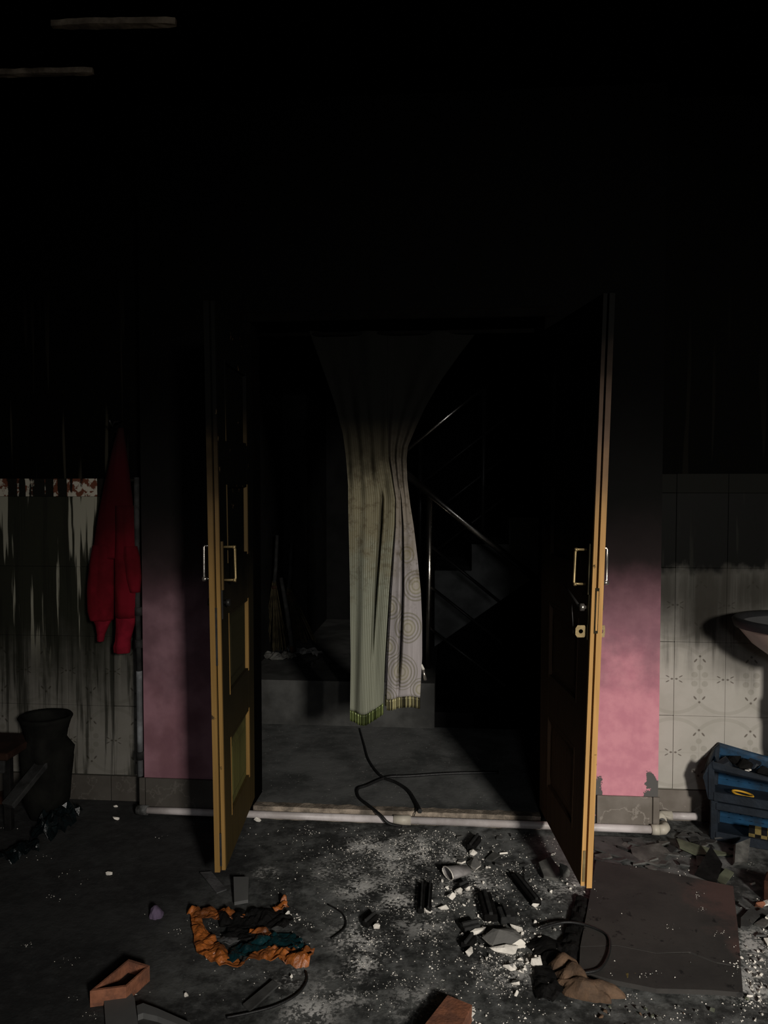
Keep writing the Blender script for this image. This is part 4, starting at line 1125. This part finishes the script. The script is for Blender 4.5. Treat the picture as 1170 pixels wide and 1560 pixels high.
wstrip('grey_film', [(326,1432,.008),(348,1438,.016),(366,1434,.006)], M_FILM, .016, 8, 'greyish translucent film')
wstrip('black_film', [(335,1410,.03),(370,1405,.045),(410,1402,.05),(440,1412,.03)], M_CHAR, .022, 9, 'black part')  # black strips across the middle of the wrapper
wstrip('black_film', [(345,1425,.03),(375,1428,.03),(395,1418,.03)], M_CHAR, .018, 10, 'black part')

# brown crumpled lump
def lump(name, px, py, rx, ry, h, mat, label, cat, seed=0, rot=0.0, amp=.35):
    c = onz(px, py, 0); m = MB(); nu, nv = 34, 12
    mt = Matrix.Rotation(rot, 3, 'Z')
    def fn(i, j):
        th = 2*math.pi*i; ph = (math.pi/2)*j
        f = 1 + amp*nz(math.cos(th)*1.6*math.cos(ph), math.sin(th)*1.6*math.cos(ph), seed) + .12*nz(math.cos(th)*6, math.sin(th)*6, seed+3+j*3)
        q = mt @ Vector((rx*math.cos(th)*math.cos(ph)*f, ry*math.sin(th)*math.cos(ph)*f, 0))
        return c + q + Vector((0, 0, h*math.sin(ph)*(1 + .4*nz(q.x*22, q.y*22, seed))))
    m.grid(fn, nu, nv, False)
    return tag(m.build(name, mat), label, cat)
cr_ = thing('crumpled_sheet', onz(885, 1500, 0), 'brown crumpled sheet heaped on the floor left of the fallen board, lower right', 'sheet')
for px, py, rx, ry, h, sd, rt in ((862, 1478, .045, .045, .045, 1, 0), (895, 1512, .085, .038, .040, 2, -.25), (872, 1498, .05, .055, .045, 3, .3)):
    o = lump('fold', px, py, rx, ry, h, M_CRUMPLE, None, None, sd, rt, .55); mw = o.location.copy(); o.parent = cr_; o.location = mw - cr_.location
    if 'label' in o: del o['label']
lump('lilac_scrap', 238, 1396, .022, .02, .035, M_LILAC, 'small lilac foam scrap on the dark floor at lower left', 'scrap', 7)

# ------------------------------------------------------------------ rubble in the middle
def stick(pa, pb, wpx, th, label, mat=None, z=.004, pro=True):
    a = onz(*pa, z); b = onz(*pb, z); d = b-a; L = d.length; ang = math.atan2(d.y, d.x)
    Mx = Matrix.Translation(a) @ Matrix.Rotation(ang, 4, 'Z')
    root = thing('charred_stick', Vector((a.x, a.y, 0)), label, 'stick')
    MB().cbox((0, -wpx/2, -z+.001), (L, wpx/2, th), .003, Mx).build('strip', mat or M_CHAR, root)
    if pro:
        MB().cbox((0, -wpx*.15, th-.002), (L, wpx*.15, th+.008), .002, Mx).build('ridge', M_CHAR2, root)
    return root
stick((641,1391), (643,1351), .022, .014, 'short black strip lying straight toward the doorway, leftmost in the rubble')
stick((652,1390), (655,1350), .020, .014, 'black strip with a white broken end beside the leftmost one')
stick((716,1296), (728,1280), .03, .022, 'stubby black strip nearest the doorway in the rubble')
stick((818,1380), (785,1338), .034, .020, 'long charred strip slanting toward the right door leaf')
stick((748,1404), (738,1368), .044, .022, 'thick black strip pointing away above the large plaster lump', )
stick((556,1412), (572,1398), .026, .016, 'lone short black strip in the middle of the floor left of the rubble')
stick((775,1408), (768,1390), .05, .022, 'broad charred piece behind the large plaster lump', M_CHAR2)
stick((704,1418), (728,1412), .04, .018, 'charred flat piece left of the large plaster lump', M_CHAR2)
stick((708,1445), (720,1430), .03, .015, 'small black strip left of the white plaster tip')
stick((700,1356), (712,1350), .026, .016, 'short charred strip among white crumbs behind the cup')

def chunk(px, py, w_, d_, h_, mat, label, seed, rot=0.0, cat='debris', name='plaster_lump', group=None, n=14, z=0.0):
    vs, fs = hull([onz(px, py, z) + q for q in chunk_pts(random.Random(seed), w_, d_, h_, rot, n)])
    return tag(MB().add(vs, fs).build(name, mat), label, cat, group)
chunk(768, 1440, .068, .055, .026, M_PLASTER2, 'largest grey plaster lump with a white broken front, in the middle of the rubble', 2, .2, n=24)
chunk(770, 1456, .055, .02, .018, M_PLASTER, 'white crumbling plaster piece at the front foot of the largest lump', 3, .15)
chunk(787, 1418, .032, .012, .014, M_PLASTER, 'white angled plaster bar behind the largest lump', 4, -.6)
chunk(715, 1456, .010, .024, .014, M_PLASTER, 'white plaster tip left of the largest lump', 5, -.5)
chunk(730, 1423, .040, .008, .010, M_PLASTER, 'thin bent white plaster strip above the largest lump', 6, .45)
chunk(750, 1402, .020, .012, .013, M_PLASTER, 'white plaster knob at the end of the thick black strip', 7)
chunk(816, 1382, .016, .008, .010, M_PLASTER, 'white plaster bit at the end of the long charred strip', 8, .5)
chunk(652, 1391, .022, .008, .010, M_PLASTER, 'white plaster end in front of the leftmost black strips', 9)
chunk(676, 1386, .024, .008, .010, M_PLASTER, 'white plaster bar right of the leftmost black strips', 10)
chunk(688, 1370, .018, .012, .014, M_PLASTER2, 'white plaster piece under the cup', 11)
chunk(700, 1362, .015, .012, .012, M_PLASTER, 'pale plaster bit in front of the cup', 12)
chunk(712, 1357, .016, .012, .014, M_PLASTER2, 'pale angular plaster bit right of the cup', 13)
chunk(722, 1320, .030, .050, .016, M_PLASTER2, 'flat pinkish grey plaster piece behind the cup', 14, .3)
chunk(720, 1304, .018, .012, .014, M_PLASTER, 'white plaster bit at the foot of the stubby black strip', 15)
chunk(778, 1476, .026, .014, .012, M_PLASTER2, 'flat pale pebble-like plaster piece in front of the largest lump', 16)
chunk(817, 1474, .018, .014, .018, M_PLASTER, 'whitish plaster cube left of the brown crumpled sheet', 17)
chunk(793, 1482, .012, .010, .010, M_PLASTER2, 'small pointed plaster piece near the white cube', 18)
chunk(786, 1500, .014, .011, .010, M_PLASTER2, 'triangular plaster piece closest to the viewer in the rubble', 19)
chunk(833, 1504, .009, .009, .010, M_PLASTER, 'round pale pebble left of the brown crumpled sheet', 20)
chunk(574, 1416, .014, .010, .012, M_PLASTER, 'white plaster bit in front of the lone black strip', 22)
chunk(176, 1230, .012, .006, .006, M_PLASTER, 'white flake on the dark floor near the corner pipe, upper one', 23)
chunk(176, 1249, .020, .008, .008, M_PLASTER, 'white flake on the dark floor near the corner pipe, lower one', 24)
chunk(166, 1333, .016, .008, .007, M_PLASTER, 'white flake alone on the dark floor left of the door leaf', 25)
chunk(637, 1256, .012, .010, .014, M_PLASTER, 'white crumb just in front of the white pipe', 26)
chunk(438, 1397, .010, .010, .012, M_PLASTER, 'white crumb at the right tip of the orange wrapper', 27)
chunk(443, 1490, .006, .006, .008, M_PLASTER, 'white crumb below the orange wrapper', 28)
chunk(284, 1518, .007, .007, .009, M_PLASTER, 'white crumb right of the hollow brick', 29)
chunk(714, 1552, .020, .014, .014, M_PLASTER, 'white plaster bits beside the broken brick at the bottom edge', 30)
chunk(393, 1252, .020, .012, .012, M_PLASTER, 'white plaster bit just right of the left door leaf below the pipe', 31)
chunk(858, 1338, .030, .014, .030, M_SHARD2, 'grey wedge standing at the foot of the right door leaf', 32)

# crushed cup
cup = thing('crushed_cup', onz(690, 1345, 0), 'crushed pale cup lying on its side in the rubble', 'cup')
ca_, cb2 = onz(678, 1338, .022), onz(706, 1332, .018)
ca_ = onz(682, 1341, 0) + Vector((0,0,.026)); cb2 = onz(712, 1333, 0) + Vector((0,0,.020))
ax = (cb2-ca_).normalized(); s1 = ax.cross(Vector((0,0,1))).normalized(); s2 = s1.cross(ax)
def cupring(c, r1, r2, n=20): return [c + s1*r1*math.cos(2*math.pi*k/n) + s2*r2*math.sin(2*math.pi*k/n) for k in range(n)]
m = MB(); rings = [cupring(ca_, .036, .018), cupring(ca_.lerp(cb2, .5), .030, .017), cupring(cb2, .024, .012)]
n_ = 20; fs = [(i*n_+k, i*n_+(k+1) % n_, (i+1)*n_+(k+1) % n_, (i+1)*n_+k) for i in range(2) for k in range(n_)] + [[2*n_+k for k in range(n_)]]
m.add([p_ for r_ in rings for p_ in r_], fs, True)
M_CUP = simple('dusty_cup', (.33, .31, .30), .5, .3, var=.4, scale=20, bump=.2)
m.build('wall', M_CUP, cup, solid=.0015)
rr = cupring(ca_, .0365, .0185); MB().tube(rr + [rr[0]], .0022, 6, cap=False).build('rim', M_PLASTER, cup)

# countable crumbs around the rubble
def crumbs(n, boxes, smin, smax, label, group, seed, mats=(M_PLASTER, M_PLASTER2)):
    r = random.Random(seed)
    for k in range(n):
        b = r.choice(boxes); px = r.gauss((b[0]+b[2])/2, (b[2]-b[0])/4); py = r.gauss((b[1]+b[3])/2, (b[3]-b[1])/4)
        s = r.uniform(smin, smax)
        vs, fs = hull([onz(px, py, 0) + q for q in chunk_pts(r, s, s*.75, s*.7, r.uniform(0, 3), 9)])
        tag(MB().add(vs, fs).build('plaster_crumb', r.choice(mats)), label, 'debris', group)
crumbs(26, [(780,1410,840,1500)], .005, .012, 'small plaster crumb strewn right of the largest lump', 'crumbs right of the largest lump', 41)
crumbs(34, [(640,1345,760,1390),(700,1290,760,1345)], .004, .010, 'small plaster crumb strewn round the crushed cup', 'crumbs round the cup', 42)
crumbs(20, [(700,1390,800,1470)], .004, .010, 'small plaster crumb strewn left of the largest lump', 'crumbs left of the largest lump', 43)
crumbs(22, [(800,1300,880,1390)], .004, .010, 'small plaster crumb near the foot of the right door leaf', 'crumbs by the right leaf', 44)
crumbs(34, [(1130,1430,1175,1560)], .004, .011, 'small plaster crumb right of the fallen board', 'crumbs right of the board', 45)
crumbs(24, [(860,1520,1100,1565)], .004, .010, 'small brownish crumb on the floor below the fallen board', 'crumbs below the board', 46, (M_SHARDGREEN, M_SHARD2, M_CRUMPLE, M_PLASTER2))
crumbs(10, [(436,1385,462,1412)], .003, .007, 'small white crumb at the right end of the orange wrapper', 'crumbs by the wrapper', 47)
crumbs(14, [(695,1535,735,1565)], .003, .007, 'tiny white crumb beside the broken brick at the bottom', 'crumbs by the broken brick', 48)

# fine flecks: one mass
r = random.Random(77); m = MB(); m2 = MB()
dens = [(400,1250,860,1330,700,.0026),(480,1330,720,1440,560,.0024),(440,1440,700,1560,300,.0022),(660,1380,860,1560,700,.0026),(640,1280,840,1400,600,.0026),(740,1440,820,1490,260,.0032),
        (200,1340,480,1560,150,.0020),(0,1240,330,1400,70,.0022),(0,1400,200,1560,60,.0018),(900,1330,1120,1500,45,.0020),
        (1120,1380,1180,1560,200,.0030),(900,1265,1120,1330,90,.0026),(860,1500,1130,1560,130,.0026),(540,1400,600,1490,120,.0026),
        (590,1275,680,1310,260,.0028),(520,1280,580,1310,140,.0026),(440,1385,480,1420,60,.002)]
for x0, y0, x1, y1, n, s0 in dens:
    for k in range(n):
        if k % 11 == 0:
            ccx = r.gauss((x0+x1)/2, (x1-x0)/3.4); ccy = r.gauss((y0+y1)/2, (y1-y0)/3.4); sp = r.choice((4, 7, 12, 30))
        px = r.gauss(ccx, sp*1.4); py = r.gauss(ccy, sp*.7)
        if not (-40 < px < 1210 and 1246 + (px-200)*.03 < py < 1590): continue
        c = onz(px, py, 0); s = s0*r.uniform(.35, 1.25)*(1.6 if r.random() < .06 else 1)
        if c.y > -.06: continue
        a = r.uniform(0, 6.28)
        zb = .019 if (895 < px < 1125 and 1318 + (px-910)*.17 < py < 1500) else 0
        vs = [c + Vector((s*math.cos(a), s*math.sin(a), zb)), c + Vector((s*math.cos(a+2.1), s*math.sin(a+2.1), zb)), c + Vector((s*math.cos(a+4.2)*.8, s*math.sin(a+4.2)*.8, zb)), c + Vector((0, 0, zb+s*.8))]
        (m if r.random() < .75 else m2).add(vs, [(0,1,3), (1,2,3), (2,0,3), (2,1,0)])
tag(m.build('plaster_flecks', M_PLASTER), 'fine white plaster flecks and dust strewn over the black floor', 'flecks', kind='stuff')
tag(m2.build('ash_flecks', M_SHARD2), 'fine grey ash flecks strewn over the black floor', 'flecks', kind='stuff')
m = MB()
for k in range(160):
    px = r.uniform(400, 800); py = r.uniform(1112, 1222); c = onz(px, py, LZ); s = r.uniform(.001, .003); a = r.uniform(0, 6)
    m.add([c + Vector((s*math.cos(a), s*math.sin(a), 0)), c + Vector((s*math.cos(a+2.1), s*math.sin(a+2.1), 0)), c + Vector((s*math.cos(a+4.2), s*math.sin(a+4.2), 0)), c + Vector((0,0,s*.8))], [(0,1,3),(1,2,3),(2,0,3),(2,1,0)])
tag(m.build('landing_flecks', M_SHARD2), 'fine grey flecks strewn on the landing beyond the threshold', 'flecks', kind='stuff')

# ------------------------------------------------------------------ cables
def cable(pix, z, rad, label, name='cable', mat=M_CABLE, zs=None):
    pts = [onz(a, b, (zs[i] if zs else z)) for i, (a, b) in enumerate(pix)]
    # catmull-rom
    out = []
    P_ = [pts[0]] + pts + [pts[-1]]
    for i in range(1, len(P_)-2):
        for k in range(6):
            t = k/6; a, b, c, d = P_[i-1:i+3]
            out.append(.5*((2*b) + (c-a)*t + (2*a-5*b+4*c-d)*t*t + (3*b-a-3*c+d)*t**3))
    out.append(pts[-1])
    rr = rad if not isinstance(rad, tuple) else [rad[0] + (rad[1]-rad[0])*i/(len(out)-1) for i in range(len(out))]
    return tag(MB().tube(out, rr, 6).build(name, mat), label, 'cable')
zc = LZ + .006
cable([(548,1110),(555,1135),(562,1158),(580,1182),(603,1192),(622,1205),(633,1222),(640,1236)], zc, (.004, .010), 'black burnt cable curving across the landing to the pipe, right-hand one', zs=[zc]*7+[zc+.004])
cable([(760,1177),(690,1178),(625,1182),(590,1184),(560,1196),(545,1202),(547,1215),(563,1228),(580,1242),(592,1254),(612,1259)], zc, .0065, 'black burnt cable looping over the threshold and pipe, left-hand one', zs=[zc]*7+[zc+.006,.056,.03,.008])
cable([(635,1228),(632,1240),(628,1250)], .05, .002, 'thin wire hanging over the white pipe', name='wire', zs=[.06,.052,.01])
cable([(466,1480),(467,1495),(452,1515),(420,1532),(380,1543),(345,1550)], .004, .0035, 'thin black cable curling below the orange wrapper')
cable([(822,1415),(860,1405),(895,1410),(925,1425),(928,1450),(915,1475),(890,1482)], .022, .0045, 'black cable looped on the board in front of the right door leaf')
cable([(798,1320),(800,1345),(812,1368),(818,1372)], .004, .0016, 'thin bent wire between the rubble and the right leaf', name='wire')
cable([(500,1378),(522,1392),(526,1412),(505,1430)], .004, .0028, 'thin dark curved wire in the middle of the floor left of the lone black strip', name='wire')
# black strip and low black heap on the floor in front of the right leaf
sheet('black_strip', [(888,1372,.022),(880,1405,.024),(874,1440,.035),(850,1470,.05),(838,1500,.05),(830,1528,.02)], .0, M_CHAR, 'black strip trailing along the left edge of the fallen board', 'cloth', .012, 14)
lump('black_heap', 838, 1445, .07, .05, .018, M_CHAR, 'low black heap between the largest plaster lump and the board', 'debris', 9)

# ------------------------------------------------------------------ strips of bare batten showing on the ceiling
def batten(pix, hw, label, seed):
    a, b = [onz(*q, HC-.012) for q in pix]; d = (b-a).normalized(); s = Vector((-d.y, d.x, 0)); n = 14
    def fn(i, j):
        e = hw*(1 + .35*nz(i*7, seed, 0))
        if i < .08 or i > .95: e *= .55
        return a.lerp(b, i) + s*(j*2-1)*e + Vector((0, 0, .004*nz(i*20, j, seed)))
    return tag(MB().grid(fn, n, 2, False).build('ceiling_batten', M_STRIP, solid=.02), label, 'batten')
batten(((79, 37), (268, 34)), .016, 'pale bare batten on the black ceiling, upper and longer of the two at top left', 1)
batten(((-40, 113), (142, 108)), .013, 'pale bare batten on the black ceiling, lower and shorter of the two at top left', 2)
